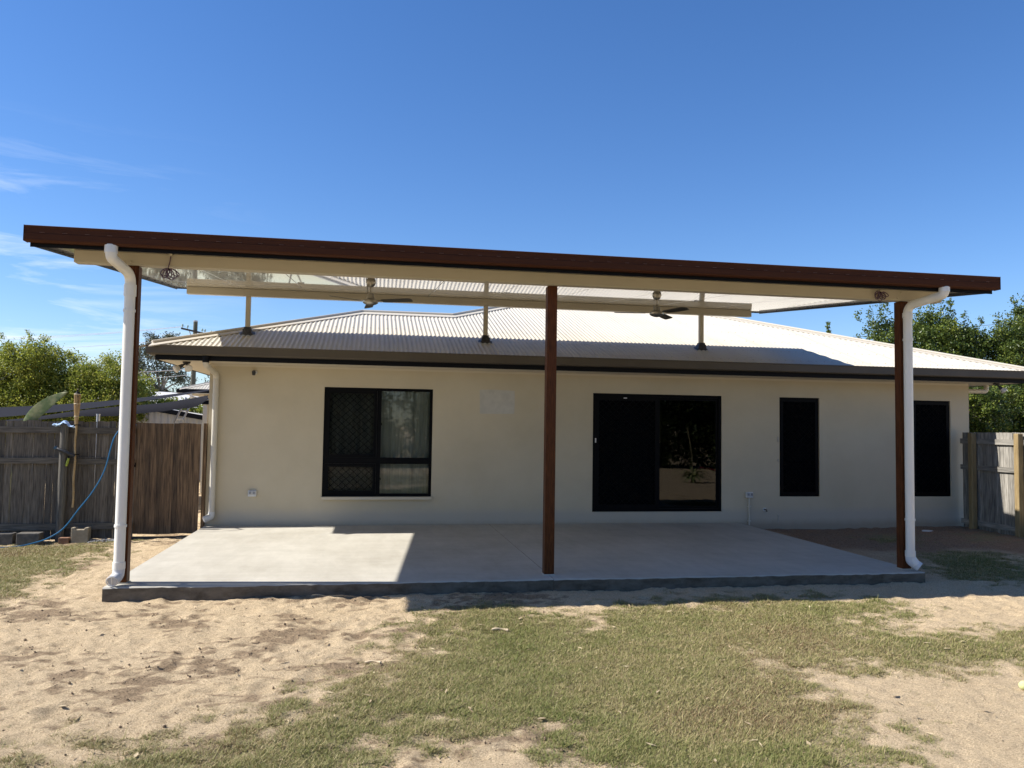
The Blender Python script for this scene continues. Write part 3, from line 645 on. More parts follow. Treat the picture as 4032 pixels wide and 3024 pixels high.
def flood(x, y, label, heads):
    o = thing('flood_light', label, 'flood light', (x, y, ZS)); b0 = (x, y, ZS)
    MB().lathe([(.055, -.03), (.06, -.02), (.06, -.002)], b0, 16).build('mount', M_RUB, o, smooth=True)
    for hx, hy, hz in heads:
        d = Vector((hx - x, hy - y, hz - ZS)); p = Vector(b0) + Vector((0, 0, -.02)); q = Vector((hx, hy, hz))
        arm = MB(); dirn = (q - p).normalized(); arm.tube([p, p + (q - p) * .45], .016, 8); arm.tube([p + (q - p) * .40, p + (q - p) * .62, q - dirn * .05], [.026, .032, .036], 12); a_ = arm.build('lamp_holder', M_RUB, o, smooth=True)
        bl = MB(); Mq = dirn.to_track_quat('Z', 'Y').to_matrix(); bl.lathe([(.030, -.06), (.045, -.03), (.060, .0), (.061, .018), (.052, .03), (.03, .036), (.001, .038)], q, 18, Mq); bl.build('bulb', mat('frosted_bulb', (.62, .58, .50), .15, coat=.6), a_, smooth=True)
flood(-.307, -.274, 'twin black flood light under the eave beside the gate', [(-.44, -.36, 2.515), (-.245, -.42, 2.53)])
flood(14.24, -.45, 'single black flood light under the eave near the leafy hedge', [(14.35, -.5, 2.50)])

# ------------------------------------------------------------------ patio cover
pat = thing('patio_cover', 'raised flat insulated patio roof with brown gutter on three timber-look posts', 'patio cover', (4.655, -4.74, 0))
CS = .095; cz = lambda y: 3.40 + CS * (y + 5.336)
PX = (.1155, 4.655, 9.1375)
for i, x in enumerate(PX):
    yf = -4.79 if i != 1 else -4.74
    p_ = MB().box(x - .0575, x + .0575, yf, yf + .115, .012, 3.313).build('post', M_POST, pat, bevel=.004)
    MB().box(x - .066, x + .066, yf - .008, yf + .123, .0005, .0115).build('base_plate', mat('grout_white', (.52, .49, .42), .8), p_)
FB = MB(); FB.add([(x, y, z) for x in (-.455, 9.64) for y, z in ((-4.83, 3.315), (-4.83, cz(-4.83) - .002), (-4.70, cz(-4.70) - .002), (-4.70, 3.315))], [(0, 1, 2, 3), (7, 6, 5, 4), (0, 4, 5, 1), (1, 5, 6, 2), (2, 6, 7, 3), (3, 7, 4, 0)]); fbm_ = FB.build('front_beam', M_BEAM, pat, bevel=.006)
for x in PX:
    for k in (-.16, -.09): pass
for x in (.04, .10, 4.50, 4.54, 9.02, 9.07):
    MB().lathe([(.014, 0), (.014, .006), (.009, .010)], (x, -4.829, 3.345 + .07 * ((int(x * 100)) % 2)), 8, Matrix.Rotation(R(90), 3, 'X')).build('bolt', M_BEAM, fbm_)
RB = MB(); RB.add([(x, y, z) for x in (-.43, 9.555) for y, z in ((.09, 3.792), (.09, cz(.09) - .002), (.20, cz(.20) - .002), (.20, 3.792))], [(0, 1, 2, 3), (7, 6, 5, 4), (0, 4, 5, 1), (1, 5, 6, 2), (2, 6, 7, 3), (3, 7, 4, 0)]); RB.build('rear_beam', M_BEAM, pat, bevel=.006)
# insulated roof panels
JX = [-.66, .45] + [.45 + 1.03 * i for i in range(1, 9)] + [9.92]
YF, YK = -5.285, .56
for a, b_ in zip(JX, JX[1:]):
    p_ = MB(); g = .0045
    p_.add([(x, y, cz(y) + dz) for x in (a + g, b_ - g) for y, dz in ((YF, 0), (YF, .1), (YK, .1), (YK, 0))], [(0, 1, 2, 3), (7, 6, 5, 4), (0, 4, 5, 1), (1, 5, 6, 2), (2, 6, 7, 3), (3, 7, 4, 0)])
    p_.build('roof_panel', M_CEIL, pat, bevel=.003)
    if b_ < 9.5:
        q = MB(); q.add([(x, y, cz(y) + dz) for x in (b_ - .0040, b_ + .0040) for y, dz in ((YF, .003), (YF, .09), (YK, .09), (YK, .012))], [(0, 1, 2, 3), (7, 6, 5, 4), (0, 4, 5, 1), (1, 5, 6, 2), (2, 6, 7, 3), (3, 7, 4, 0)]); q.build('panel_joint', M_FASCIA, pat)
# edge channels
def channel(xin, xout, name):
    mb = MB()
    for (xa, xb, da, db) in ((xin, xout, -.006, -.001), (xout - .004 if xout > xin else xout, xout if xout > xin else xout + .004, -.006, .115), (xin, xout, .1005, .106)):
        a, b_ = min(xa, xb), max(xa, xb)
        mb.add([(x, y, cz(y) + dz) for x in (a, b_) for y, dz in ((YF - .004, da), (YF - .004, db), (YK, db), (YK, da))], [(0, 1, 2, 3), (7, 6, 5, 4), (0, 4, 5, 1), (1, 5, 6, 2), (2, 6, 7, 3), (3, 7, 4, 0)])
    # drip lip
    a, b_ = (xout - .004, xout) if xout > xin else (xout, xout + .004)
    mb.add([(x, y, cz(y) + dz) for x in (a, b_) for y, dz in ((YF - .004, -.034), (YF - .004, -.0062), (YK, -.0062), (YK, -.034))], [(0, 1, 2, 3), (7, 6, 5, 4), (0, 4, 5, 1), (1, 5, 6, 2), (2, 6, 7, 3), (3, 7, 4, 0)])
    c_ = mb.build('edge_channel', mat('charcoal_flashing', (.035, .036, .04), .4), pat)
    s_ = MB()
    for k in range(14):
        y = -5 + k * .4; s_.lathe([(.007, -.008), (.008, -.002), (.008, 0)], ((xin * .6 + xout * .4), y, cz(y) - .006), 6)
    s_.build('flashing_screws', M_BLK, c_)['kind'] = 'stuff'
channel(-.61, -.69, 'l'); channel(9.87, 9.95, 'r')
mb = MB(); mb.add([(x, y, cz(y) + dz) for x in (-.69, 9.95) for y, dz in ((YK, -.02), (YK, .112), (YK + .006, .112), (YK + .006, -.02))], [(0, 1, 2, 3), (7, 6, 5, 4), (0, 4, 5, 1), (1, 5, 6, 2), (2, 6, 7, 3), (3, 7, 4, 0)]); mb.build('rear_flashing', MATS['charcoal_flashing'], pat)
MB().box(-.69, 9.95, YF - .012, YF - .0045, 3.360, 3.508).build('front_fascia', M_FASCIA, pat)
pg = [(.0, 0), (.07, -.004), (.092, .002), (.100, .012), (.102, .072), (.097, .078), (.097, .128), (.102, .136), (.103, .147), (.096, .152), (.088, .148), (.090, .080), (.088, .012), (.07, .006), (.004, .006), (.004, .10), (0, .10)]
pgo = gutter_run((-.71, YF - .0125, 3.400), (9.972, YF - .0125, 3.400), (0, -1, 0), M_PGUT, pat, pg)
for x in (-.7125, 9.9745): MB().box(x - .002, x + .002, YF - .116, YF - .0125, 3.397, 3.552).build('gutter_end_cap', M_PGUT, pgo)
ov = MB()
for k in range(52): 
    x = -.55 + k * .203
    if x < 9.9: ov.box(x - .022, x + .022, YF - .1165, YF - .111, 3.483, 3.4865)
ov.build('overflow_slots', mat('slot_edge_brown', (.13, .062, .04), .5), pgo)['kind'] = 'stuff'
# joint lines in gutter
# risers and boots
for x in (.548, 4.56, 8.58):
    yb = .145; zb = zr(yb)
    r_ = MB().box(x - .038, x + .038, yb - .038, yb + .038, zb - .05, 3.791).build('riser_post', M_BEAM, pat, bevel=.003)
    bt = MB(); n = 32; vs = []; fs = []
    for k, (rad, hh) in enumerate(((.125, .004), (.118, .016), (.085, .030), (.072, .07), (.057, .085), (.054, .115))):
        for j in range(n):
            a = 2 * math.pi * j / n; ca, sa = math.cos(a), math.sin(a); q = max(abs(ca), abs(sa)); rr = rad / (q if k >= 3 else q ** .5)
            xx = x + ca * rr; yy = yb + sa * rr; wv = AMP * math.cos(2 * math.pi * (xx - XE0) / PER) + AMP + .004
            vs.append((xx, yy, (zr(yy) + wv + hh) if k < 2 else zr(yb) + (zr(yy) - zr(yb)) * (.6 if k == 2 else 0) + hh + 2 * AMP))
    for k in range(5):
        for j in range(n): fs.append((k * n + j, k * n + (j + 1) % n, (k + 1) * n + (j + 1) % n, (k + 1) * n + j))
    bt.add(vs, fs); bo = bt.build('rubber_boot', M_RUB, r_, smooth=True)
    rim = MB(); ring = [(x + math.cos(a) * .126 / max(abs(math.cos(a)), abs(math.sin(a))) ** .5, yb + math.sin(a) * .126 / max(abs(math.cos(a)), abs(math.sin(a))) ** .5) for a in [2 * math.pi * j / 40 for j in range(41)]]
    rim.tube([(a, b_, zr(b_) + AMP * math.cos(2 * math.pi * (a - XE0) / PER) + AMP + .010) for a, b_ in ring], [.005 + .004 * random.random() for _ in ring], 6, False); rim.build('sealant_bead', M_SIL, bo, smooth=True)
# downpipes of the patio gutter
pl = MB().tube(rounded([(.062, YF - .062, 3.408), (.062, YF - .062, 3.285), (.112, -4.855, 3.205), (.112, -4.855, .12), (.104, -4.90, .075)], .11), .0525, 20).build('downpipe', M_PVC, pat, smooth=True)
for (a, b_) in (((.062, YF - .062, 3.40), (.062, YF - .062, 3.325)), ((.112, -4.855, 3.10), (.112, -4.855, 2.98)), ((.112, -4.855, 2.84), (.112, -4.855, 2.815)), ((.112, -4.855, .615), (.112, -4.855, .59)), ((.112, -4.855, .235), (.112, -4.855, .165))):
    MB().tube([a, b_], .0605, 20).build('pipe_collar', M_PVC, pl, smooth=True)
el = MB().tube(rounded([(.112, -4.855, .175), (.112, -4.862, .095), (.086, -4.955, .062)], .05), .0575, 20).build('pipe_elbow', M_WHITE, pl, smooth=True)
dnv = Vector((-.026, -.093, -.033)).normalized()
gr = MB(); cc_ = Vector((.086, -4.955, .062)) + dnv * .004; gr.tube([cc_ - dnv * .002, cc_ + dnv * .006], .050, 20); gr.build('outlet_grate', mat('grate_grey', (.40, .41, .43), .5), el)
bars = MB(); side_v = Vector((1, 0, 0)); upv = dnv.cross(side_v).normalized()
bars.tube([cc_ + dnv * .008 - upv * .05, cc_ + dnv * .008 + upv * .05], .005, 6)
for k in range(24):
    a0, a1 = 2 * math.pi * k / 24, 2 * math.pi * (k + 1) / 24
    bars.tube([cc_ + dnv * .008 + (side_v * math.cos(q) + upv * math.sin(q)) * .052 for q in (a0, a1)], .006, 6)
bars.build('grate_rim', M_WHITE, el)
pr_ = MB().tube(rounded([(9.262, YF - .062, 3.408), (9.262, YF - .062, 3.315), (9.14, -4.853, 3.245), (9.14, -4.853, .16), (9.185, -4.90, .075)], .10), .0525, 20).build('downpipe', M_PVC, pat, smooth=True)
for (a, b_) in (((9.262, YF - .062, 3.40), (9.262, YF - .062, 3.345)), ((9.14, -4.853, 3.16), (9.14, -4.853, 3.10)), ((9.14, -4.853, 2.84), (9.14, -4.853, 2.815)), ((9.14, -4.853, .63), (9.14, -4.853, .605)), ((9.14, -4.853, .24), (9.14, -4.853, .17))):
    MB().tube([a, b_], .0605, 20).build('pipe_collar', M_PVC, pr_, smooth=True)
e0 = rounded([(9.14, -4.853, .18), (9.14, -4.853, .12), (9.215, -4.91, .055)], .06)
MB().tube(e0, .0575, 20, cap=False).build('pipe_elbow', M_WHITE, pr_, smooth=True)
MB().lathe([(.058, -.02), (.058, .006), (.05, .006), (.05, -.02)], e0[-1], 20, (e0[-1] - e0[-2]).normalized().to_track_quat('Z', 'Y').to_matrix()).build('pipe_mouth', M_WHITE, pr_, smooth=True)

# ---- ceiling fans
def fan(x, y, rot, label):
    zc = cz(y); o = thing('ceiling_fan', label, 'fan', (x, y, zc), None)
    MB().lathe([(.030, -.115), (.052, -.095), (.068, -.050), (.060, -.020), (.052, -.003)], (x, y, zc), 10).build('canopy', M_STEEL, o, smooth=True)
    MB().tube([(x, y, zc - .11), (x, y, zc - .20)], .0125, 10).build('down_rod', M_STEEL, o, smooth=True)
    MB().lathe([(.056, -.275), (.052, -.262), (.042, -.205), (.020, -.190)], (x, y, zc), 20).build('motor_bell', M_STEEL, o, smooth=True)
    mt = MB().lathe([(.010, -.362), (.040, -.358), (.080, -.342), (.102, -.325), (.104, -.300), (.090, -.286), (.058, -.278)], (x, y, zc), 28).build('motor_housing', M_STEEL, o, smooth=True)
    MB().tube([(x - .04, y - .02, zc - .002), (x - .045, y - .02, zc - .24)], .002, 5).build('safety_cord', M_STEEL, o)
    zb = zc - .308
    for k in range(3):
        a = rot + k * 2 * math.pi / 3; Mr = Matrix.Translation((x, y, zb)) @ Matrix.Rotation(a, 4, 'Z') @ Matrix.Rotation(R(-12), 4, 'X')
        bl = MB(); pts = []; n = 12
        out_ = [(.17, -.050), (.20, -.058), (.40, -.062), (.56, -.062), (.592, -.052), (.605, -.03), (.607, 0), (.602, .03), (.588, .050), (.56, .058), (.40, .058), (.20, .05), (.17, .042)]
        vs = [Mr @ Vector((u, v, dz)) for dz in (-.003, .003) for u, v in out_]; n = len(out_)
        bl.add(vs, [tuple(range(n))[::-1], tuple(range(n, 2 * n))] + [(i, (i + 1) % n, n + (i + 1) % n, n + i) for i in range(n)]); bo = bl.build('blade', M_BLADE, o)
        br_ = MB(); br_.box(.085, .215, -.022, .022, .0035, .0075, Mr); br_.build('blade_bracket', M_STEEL, bo)
fan(2.574, -2.95, R(93), 'brushed nickel ceiling fan hanging in the sunlit end of the patio')
fan(6.58, -2.95, R(52), 'brushed nickel ceiling fan hanging between the middle and sliding-door end posts')
for i, (x, y) in enumerate(((1.555, -1.7), (4.648, -1.53), (7.746, -1.63))):
    zc = cz(y); o = thing('downlight', ('round nickel downlight in the patio ceiling, nearest the coiled cable over the sunny slab', 'round nickel downlight in the patio ceiling above the middle post', 'round nickel downlight in the patio ceiling above the sliding door')[i], 'downlight', (x, y, zc))
    MB().lathe([(.030, -.004), (.046, -.007), (.050, -.003), (.050, -.0005)], (x, y, zc), 20).build('bezel', M_STEEL, o, smooth=True); MB().lathe([(.029, -.0045), (.029, -.002)], (x, y, zc), 16).build('lens', mat('dim_lens', (.5, .48, .42), .3), o)
# ---- coiled cables
def coil(x, y, z, zt, label, seed, tilt):
    rr = random.Random(seed); o = thing('coiled_cable', label, 'cable', (x, y, zt)); mt = mat('purple_cable', (.085, .045, .085), .45)
    MB().box(x - .016, x + .016, y - .006, y + .018, zt - .012, zt + .014).build('clip', M_BEAM, o)
    pts = [(x, y + .004, zt)]
    if tilt < .5: pts += [(x - .006, y, (z + zt) / 2 + .03), (x - .02, y, z + .075)]
    hub = Vector((x - .012, y, z + .058 if tilt < .5 else z + .045))
    for k in range(6):
        a = -1.57 + (k - 2.2) * (.34 if tilt < .5 else .42); L = rr.uniform(.095, .135); wd = rr.uniform(.025, .042); dv = Vector((math.cos(a), rr.uniform(-.25, .25), math.sin(a) * .9)); sv = Vector((-math.sin(a), rr.uniform(-.4, .4), math.cos(a)))
        for q in range(9):
            s_ = q / 8 * 2 * math.pi; pts.append(hub + dv * (L * .5 * (1 - math.cos(s_))) + sv * (wd * math.sin(s_)))
    pts.append(hub + Vector((-.05, -.02, -.02)))
    MB().tube(spline(pts, 4), .0055, 6).build('cable', mt, o, smooth=True)
    MB().lathe([(.014, -.006), (.016, 0), (.014, .006)], hub, 10, Matrix.Rotation(R(60), 3, 'Y')).build('tie', M_BLK, o)
    MB().tube([hub + Vector((-.05, -.02, -.02)), hub + Vector((-.065, -.02, -.05))], .003, 5).build('bare_wire', mat('copper_wire', (.30, .22, .10), .4), o)
coil(.497, -4.850, 3.225, 3.432, 'purple cable coil dangling from the beam beside the sunlit downpipe', 3, 0)
coil(8.782, -4.852, 3.355, 3.418, 'purple cable coil bunched on the beam beside the far shaded post', 8, 1)

# ------------------------------------------------------------------ fences
def board_mesh(name, w_, t_, h_, mat_, top=0, n=3):
    me = bpy.data.meshes.new(name); bm = bmesh.new()
    for k in range(n + 1):
        z = h_ * k / n; bw = random.uniform(-.0025, .0025); bt_ = random.uniform(-.004, .004) * (0 if k == 0 else 1)
        for x, y in ((-w_ / 2, 0), (w_ / 2, 0), (w_ / 2, t_), (-w_ / 2, t_)): bm.verts.new((x + bw, y + bt_, z + (top * x if k == n else 0)))
    bm.verts.ensure_lookup_table()
    for k in range(n):
        for j in range(4): bm.faces.new([bm.verts[k * 4 + j], bm.verts[k * 4 + (j + 1) % 4], bm.verts[(k + 1) * 4 + (j + 1) % 4], bm.verts[(k + 1) * 4 + j]])
    bm.faces.new([bm.verts[i] for i in (3, 2, 1, 0)]); bm.faces.new([bm.verts[n * 4 + i] for i in range(4)]); bmesh.ops.recalc_face_normals(bm, faces=bm.faces); bm.to_mesh(me); bm.free(); me.materials.append(mat_); return me
def place(me, name, parent, loc, rz=0, ry=0):
    o = bpy.data.objects.new(name, me); link(o, parent); o.location = Vector(loc) - ORG[parent.name]; o.rotation_euler = (0, ry, rz); return o
PM = [board_mesh('paling', .098, .014, 1.84, M_FENCE, random.uniform(-.06, .06)) for _ in range(6)]
fl = thing('paling_fence', 'weathered grey paling fence with rails and a round post beside the gate', 'fence', (-3.5, -.15, -.2))
x = -6.6; k = 0
while x < -1.06:
    place(PM[random.randrange(6)], 'paling', fl, (x, -.128 + (.0 if k % 2 else .004), -.175 + random.uniform(-.012, .008)), R(random.uniform(-1.2, 1.2)), R(random.uniform(-.35, .35))); k += 1
    x += .0985 + random.choice((.0003, .0006, .001, .0015, .004))
for z0, h in ((1.475, .095), (.99, .088), (-.03, .10)):
    for xa, xb in ((-6.6, -4.46), (-4.45, -2.09), (-2.08, -1.06)):
        dz = random.uniform(-.008, .008)
        MB().box(xa, xb, -.172 + random.uniform(-.002, .002), -.1345, z0 + dz, z0 + h + dz).build('rail', mat('grey_rail', (.066, .055, .042), .85, (.16, .137, .105), 5, stretch=(.6, 9, 9), objrand=.2), fl)
for x in (-2.08, -4.45): MB().tube([(x, -.232, -.5), (x + .002, -.232, .6), (x, -.232, 1.605)], [.066, .061, .058], 14).build('post', M_OLDPOST, fl, smooth=True)
for x in (-1.13,): MB().box(x - .045, x + .045, -.11, -.02, -.4, 1.60).build('post', M_OLDPOST, fl)
# gate
gt = thing('timber_gate', 'brown stained plank gate beside the house corner', 'gate', (-.55, -.1, -.14))
GB = [board_mesh('gate_board', .082, .016, 1.76, M_GATE, random.uniform(-.02, .02)) for _ in range(5)]
x = -1.035
while x < -.085:
    place(GB[random.randrange(5)], 'gate_board', gt, (x, -.118 + random.uniform(-.002, .002), -.105 + random.uniform(-.008, .006)), R(random.uniform(-.4, .4)), R(random.uniform(-.04, .04))); x += .0826
for z in (.08, .75, 1.42): MB().box(-1.07, -.11, -.099, -.060, z, z + .07).build('rail', MATS['grey_rail'], gt)
MB().box(-1.075, -1.05, -.128, -.119, .95, 1.02).build('latch', M_BLK, gt)
gp = MB().box(-.055, -.006, -.06, .06, -.35, 1.66).build('gate_post', M_GATE, None, off=(-.03, 0, -.35)); tag(gp, 'narrow brown timber post against the house corner', 'post')
o = MB().box(-1.1, -.16, -.30, -.20, gz(-.6, -.25) - .01, gz(-.6, -.25) + .022).build('timber_plank', mat('dark_damp_timber', (.035, .03, .025), .8, (.07, .06, .05), 8, stretch=(1, 9, 9)), None, off=(-.6, -.25, -.2)); tag(o, 'dark plank lying on the sand below the gate', 'plank')
# right fence, runs out from the house corner
fr_ = thing('paling_fence', 'grey paling fence with treated pine posts by the leafy hedge', 'fence', (13.8, -2, -.13))
PR = [board_mesh('paling', .098, .014, 1.82, mat('silver_grey_timber', (.12, .11, .092), .85, (.31, .29, .25), 5, stretch=(9, 9, .7), objrand=.25, bump=.4, bscale=30, bstretch=(8, 8, .4)), random.uniform(-.05, .05)) for _ in range(5)]
y = -.13
while y > -5.2:
    place(PR[random.randrange(5)], 'paling', fr_, (13.822 + random.uniform(-.002, .002), y, -.115 + random.uniform(-.008, .008)), R(90 + random.uniform(-1, 1)), R(random.uniform(-.3, .3))); y -= .0995 + random.choice((0, .001, .003))
for z0, h in ((1.487, .098), (1.0, .09), (-.03, .095)):
    for ya, yb in ((-.06, -2.6), (-2.605, -5.2)): MB().box(13.768, 13.804, yb, ya, z0, z0 + h).build('rail', mat('silver_rail', (.14, .13, .11), .85, (.30, .28, .24), 5, stretch=(9, .6, 9), objrand=.2), fr_)
for y in (-.435, -1.52, -2.9, -4.3): MB().box(13.662, 13.766, y - .052, y + .052, -.5, 1.69).build('post', M_PINE, fr_, bevel=.012)

# ------------------------------------------------------------------ things by the left fence
def block(x0, x1, y0, y1, z0, z1, label, mat_, notch=False):
    mb = MB(); n = 14
    prof = [(x0, z0), (x1, z0), (x1, z1), (x0, z1)]
    if notch: xm = (x0 + x1) / 2; q = (x1 - x0) * .22; prof = [(x0, z0), (x1, z0), (x1, z1), (xm + q + .02, z1), (xm + q, z1 - .03), (xm - q, z1 - .03), (xm - q - .02, z1), (x0, z1)]
    k = len(prof); mb.add([(x, y, z) for y in (y0, y1) for x, z in prof], [tuple(range(k)), tuple(range(k, 2 * k))[::-1]] + [(i, (i + 1) % k, k + (i + 1) % k, k + i) for i in range(k)])
    o = mb.build('concrete_block', mat_, None, bevel=.012, off=((x0 + x1) / 2, (y0 + y1) / 2, z0)); o.rotation_euler = (0, 0, random.uniform(-.05, .05)); return tag(o, label, 'block')
M_BLKC = mat('dark_concrete_block', (.075, .068, .058), .9, (.13, .118, .10), 12, bump=.6, bscale=60); M_UB = mat('tan_concrete_block', (.27, .225, .155), .9, (.36, .305, .215), 9, bump=.6, bscale=60)
g0 = -.225
block(-2.93, -2.645, -.50, -.30, g0, -.035, 'dark concrete block at the fence foot, farther from the gate', M_BLKC)
block(-2.585, -2.265, -.53, -.33, g0, -.03, 'dark concrete block at the fence foot beside the blue hose', M_BLKC)
block(-1.868, -1.618, -.40, -.26, g0, .035, 'tan notched concrete block standing by the fence', M_UB, True)
o = MB().box(-2.03, -1.885, -.43, -.33, g0, -.115).build('brick', mat('orange_brick', (.20, .10, .055), .9, (.30, .17, .10), 14, bump=.5, bscale=60), None, bevel=.006, off=(-1.95, -.38, g0)); tag(o, 'orange brick lying next to the tan notched block', 'brick')
# pebbles
pb = MB()
for i in range(330):
    x = random.uniform(-1.62, -1.05); y = random.uniform(-.46, -.18); r_ = random.uniform(.010, .026); z = gz(x, y) + r_ * .45
    M_ = Euler((random.random() * 6, random.random() * 6, 0)).to_matrix(); pb.lathe([(r_ * .2, -r_ * .6), (r_ * .8, -r_ * .3), (r_, .05 * r_), (r_ * .6, r_ * .5), (r_ * .15, r_ * .6)], (x, y, z), 6, M_)
o = pb.build('pebbles', mat('grey_pebble', (.10, .10, .095), .8, (.38, .37, .35), 18, lo=.3, hi=.7), None); tag(o, 'grey pebbles scattered along the fence foot', 'pebbles', kind='stuff')
# hose
hp = [(-1.02, -.30, 1.62), (-1.14, -.42, 1.60), (-1.25, -.58, 1.42), (-1.36, -.60, .93), (-1.518, -.60, .60), (-1.70, -.60, .34), (-1.90, -.60, .055), (-2.10, -.62, -.09), (-2.28, -.66, -.155), (-2.46, -.72, -.192), (-2.74, -.80, -.202), (-3.2, -.9, -.205), (-4.2, -.95, -.205)]
o = MB().tube(spline(hp, 6), .0105, 8).build('garden_hose', mat('blue_hose', (.012, .12, .26), .35), None, smooth=True, off=(-1.9, -.6, -.1)); tag(o, 'blue garden hose drooping from the fence to the grass', 'hose')
o = MB().tube([(-1.12, -.12, 1.55), (-1.02, -.33, 1.60)], .016, 8).build('hose_peg', M_OLDPOST, None, off=(-1.1, -.12, 1.5)); tag(o, 'short timber peg holding up the blue hose', 'peg')
# bamboo torch
tt = thing('bamboo_torch', 'bamboo garden torch strapped upright to the fence', 'torch', (-1.914, -.235, .33)); tx, ty = -1.914, -.235
M_BAM = mat('bamboo', (.36, .23, .095), .5, (.52, .36, .17), 5, stretch=(6, 6, .8))
pts = []; rad = []
for k in range(12):
    z = .335 + 1.30 * k / 11; off_ = .006 * math.sin(k * 1.3)
    for dz, rr in ((-.008, .0165), (0, .0195), (.008, .0165)): pts.append((tx + off_, ty, z + dz)); rad.append(rr + .001 * k / 11)
po = MB().tube(pts, rad, 10).build('pole', M_BAM, tt, smooth=True)
for k in range(12):
    a = 2 * math.pi * k / 12; c_, s_ = math.cos(a), math.sin(a); mb = MB(); prof = [(1.60, .019), (1.76, .028), (1.86, .036), (1.93, .040), (2.09, .041)]
    L = [(tx + c_ * r_, ty + s_ * r_, z) for z, r_ in prof]; mb.tube(L, .0062, 5); mb.build('slat', M_BAM, tt, smooth=True)
MB().lathe([(.030, 1.93), (.034, 2.085)], (tx, ty, 0), 16).build('fuel_canister', M_BLK, tt, smooth=True)
for z, r_ in ((1.74, .034), (1.935, .047), (2.085, .049)): MB().lathe([(r_ - .002, z - .006), (r_ + .002, z), (r_ - .002, z + .006)], (tx, ty, 0), 16).build('binding', mat('cane_binding', (.55, .46, .30), .7), tt, smooth=True)
MB().lathe([(.046, 2.09), (.040, 2.10), (.02, 2.115), (.012, 2.135), (.012, 2.15)], (tx, ty, 0), 16).build('cap', M_BLK, tt, smooth=True); MB().tube([(tx, ty, 2.145), (tx + .002, ty, 2.175)], .007, 8).build('wick', mat('wick', (.30, .24, .15), .9), tt)
for z in (1.60, 1.14): MB().box(tx - .024, tx + .07, ty - .026, ty - .021, z, z + .012).build('strap', M_BLK, tt)
for z in (1.60, 1.14): MB().box(tx + .02, tx + .026, ty - .022, -.13, z + .001, z + .011).build('strap', M_BLK, tt)
# cloth on the post
mb = MB(); n = 26; vs = []; fs = []; rc = random.Random(5)
for j in range(n + 1):
    for i in range(n + 1):
        u, v = i / n - .5, j / n - .5; x = -2.088 + u * .29; y = -.235 + v * .17; e = max(0, math.hypot(u * .29, v * .17) - .058)
        z = 1.612 + .012 * math.sin(i * 1.1 + j * .5) * math.sin(j * .9) + .018 * math.sin(i * .45 + 1) - .55 * e + .014 * rc.random() + (.045 * math.exp(-((u + .05) / .14) ** 2) if v > -.1 else .02)
        vs.append((x + .008 * math.sin(j * 1.7), y, z))
for j in range(n):
    for i in range(n): a = j * (n + 1) + i; fs.append((a, a + 1, a + n + 2, a + n + 1))
mb.add(vs, fs); o = mb.build('cleaning_cloth', mat('pale_blue_cloth', (.36, .52, .76), .9, (.48, .62, .82), 20), None, smooth=True, off=(-2.08, -.235, 1.61)); tag(o, 'crumpled pale blue cloth on top of the round fence post', 'cloth')
# spray gun hung behind the post
sg = thing('spray_nozzle', 'dark hose spray nozzle with lime green grip hung on the fence post', 'nozzle', (-1.99, -.27, 1.12))
MB().tube([(-2.17, -.28, 1.245), (-2.10, -.315, 1.22), (-2.0, -.30, 1.17), (-1.90, -.28, 1.12)], [.020, .024, .028, .020], 10).build('barrel', M_RUB, sg, smooth=True)
MB().tube([(-1.985, -.28, 1.09), (-2.0, -.28, 1.03), (-2.015, -.28, .965)], [.018, .02, .016], 10).build('grip', mat('lime_plastic', (.30, .36, .03), .4), sg, smooth=True)
MB().tube([(-2.19, -.28, 1.262), (-2.165, -.28, 1.235)], .03, 12).build('nozzle_head', mat('teal_plastic', (.03, .10, .16), .4), sg, smooth=True)
# timber offcut resting on the middle rail
o = MB().box(-2.55, -1.55, -.165, -.140, 1.083, 1.098).build('timber_offcut', M_FENCE, None, off=(-2.0, -.15, 1.083)); tag(o, 'thin grey timber strip resting on the middle fence rail', 'timber strip')
# big fleshy leaf rising behind the fence
lp = thing('agave_plant', 'broad mottled green leaf rising over the top of the fence', 'plant', (-2.95, .25, -.2))
def fleshy(base, mid, tip, wmax, thick, name, mat_, parent, n=18, face=Vector((0, -1, .2))):
    C_ = bez(base, mid, tip, n); vs = []; fs = []; ms = 8
    for i, c_ in enumerate(C_):
        t_ = i / n; tg = (C_[min(i + 1, n)] - C_[max(i - 1, 0)]).normalized(); sd = tg.cross(face).normalized(); nm = sd.cross(tg).normalized()
        wd = wmax * (math.sin(math.pi * min(1, .10 + .9 * t_) ** .85) ** .75 if t_ < 1 else 0) + .004
        for j in range(ms): a = 2 * math.pi * j / ms; vs.append(c_ + sd * (wd * math.cos(a)) + nm * (thick * math.sin(a) * (1 - .75 * t_) + .25 * wd * math.cos(a) ** 2))
    for i in range(n):
        for j in range(ms): fs.append((i * ms + j, i * ms + (j + 1) % ms, (i + 1) * ms + (j + 1) % ms, (i + 1) * ms + j))
    fs += [tuple(range(ms))[::-1], tuple(n * ms + j for j in range(ms))]
    mb = MB(); mb.add(vs, fs); return mb.build(name, mat_, parent, smooth=True)
M_AG = mat('mottled_green_leaf', (.085, .12, .022), .5, (.22, .22, .085), 7, lo=.42, hi=.62)
fleshy((-2.74, .02, 1.58), (-2.52, .0, 1.92), (-2.13, -.02, 2.125), .098, .035, 'leaf', M_AG, lp)
MB().tube(spline([(-2.95, .25, -.25), (-2.95, .22, .6), (-2.88, .12, 1.2), (-2.72, .02, 1.62)], 6), [.05 - .0008 * i for i in range(19)], 10).build('stalk', M_AG, lp, smooth=True)

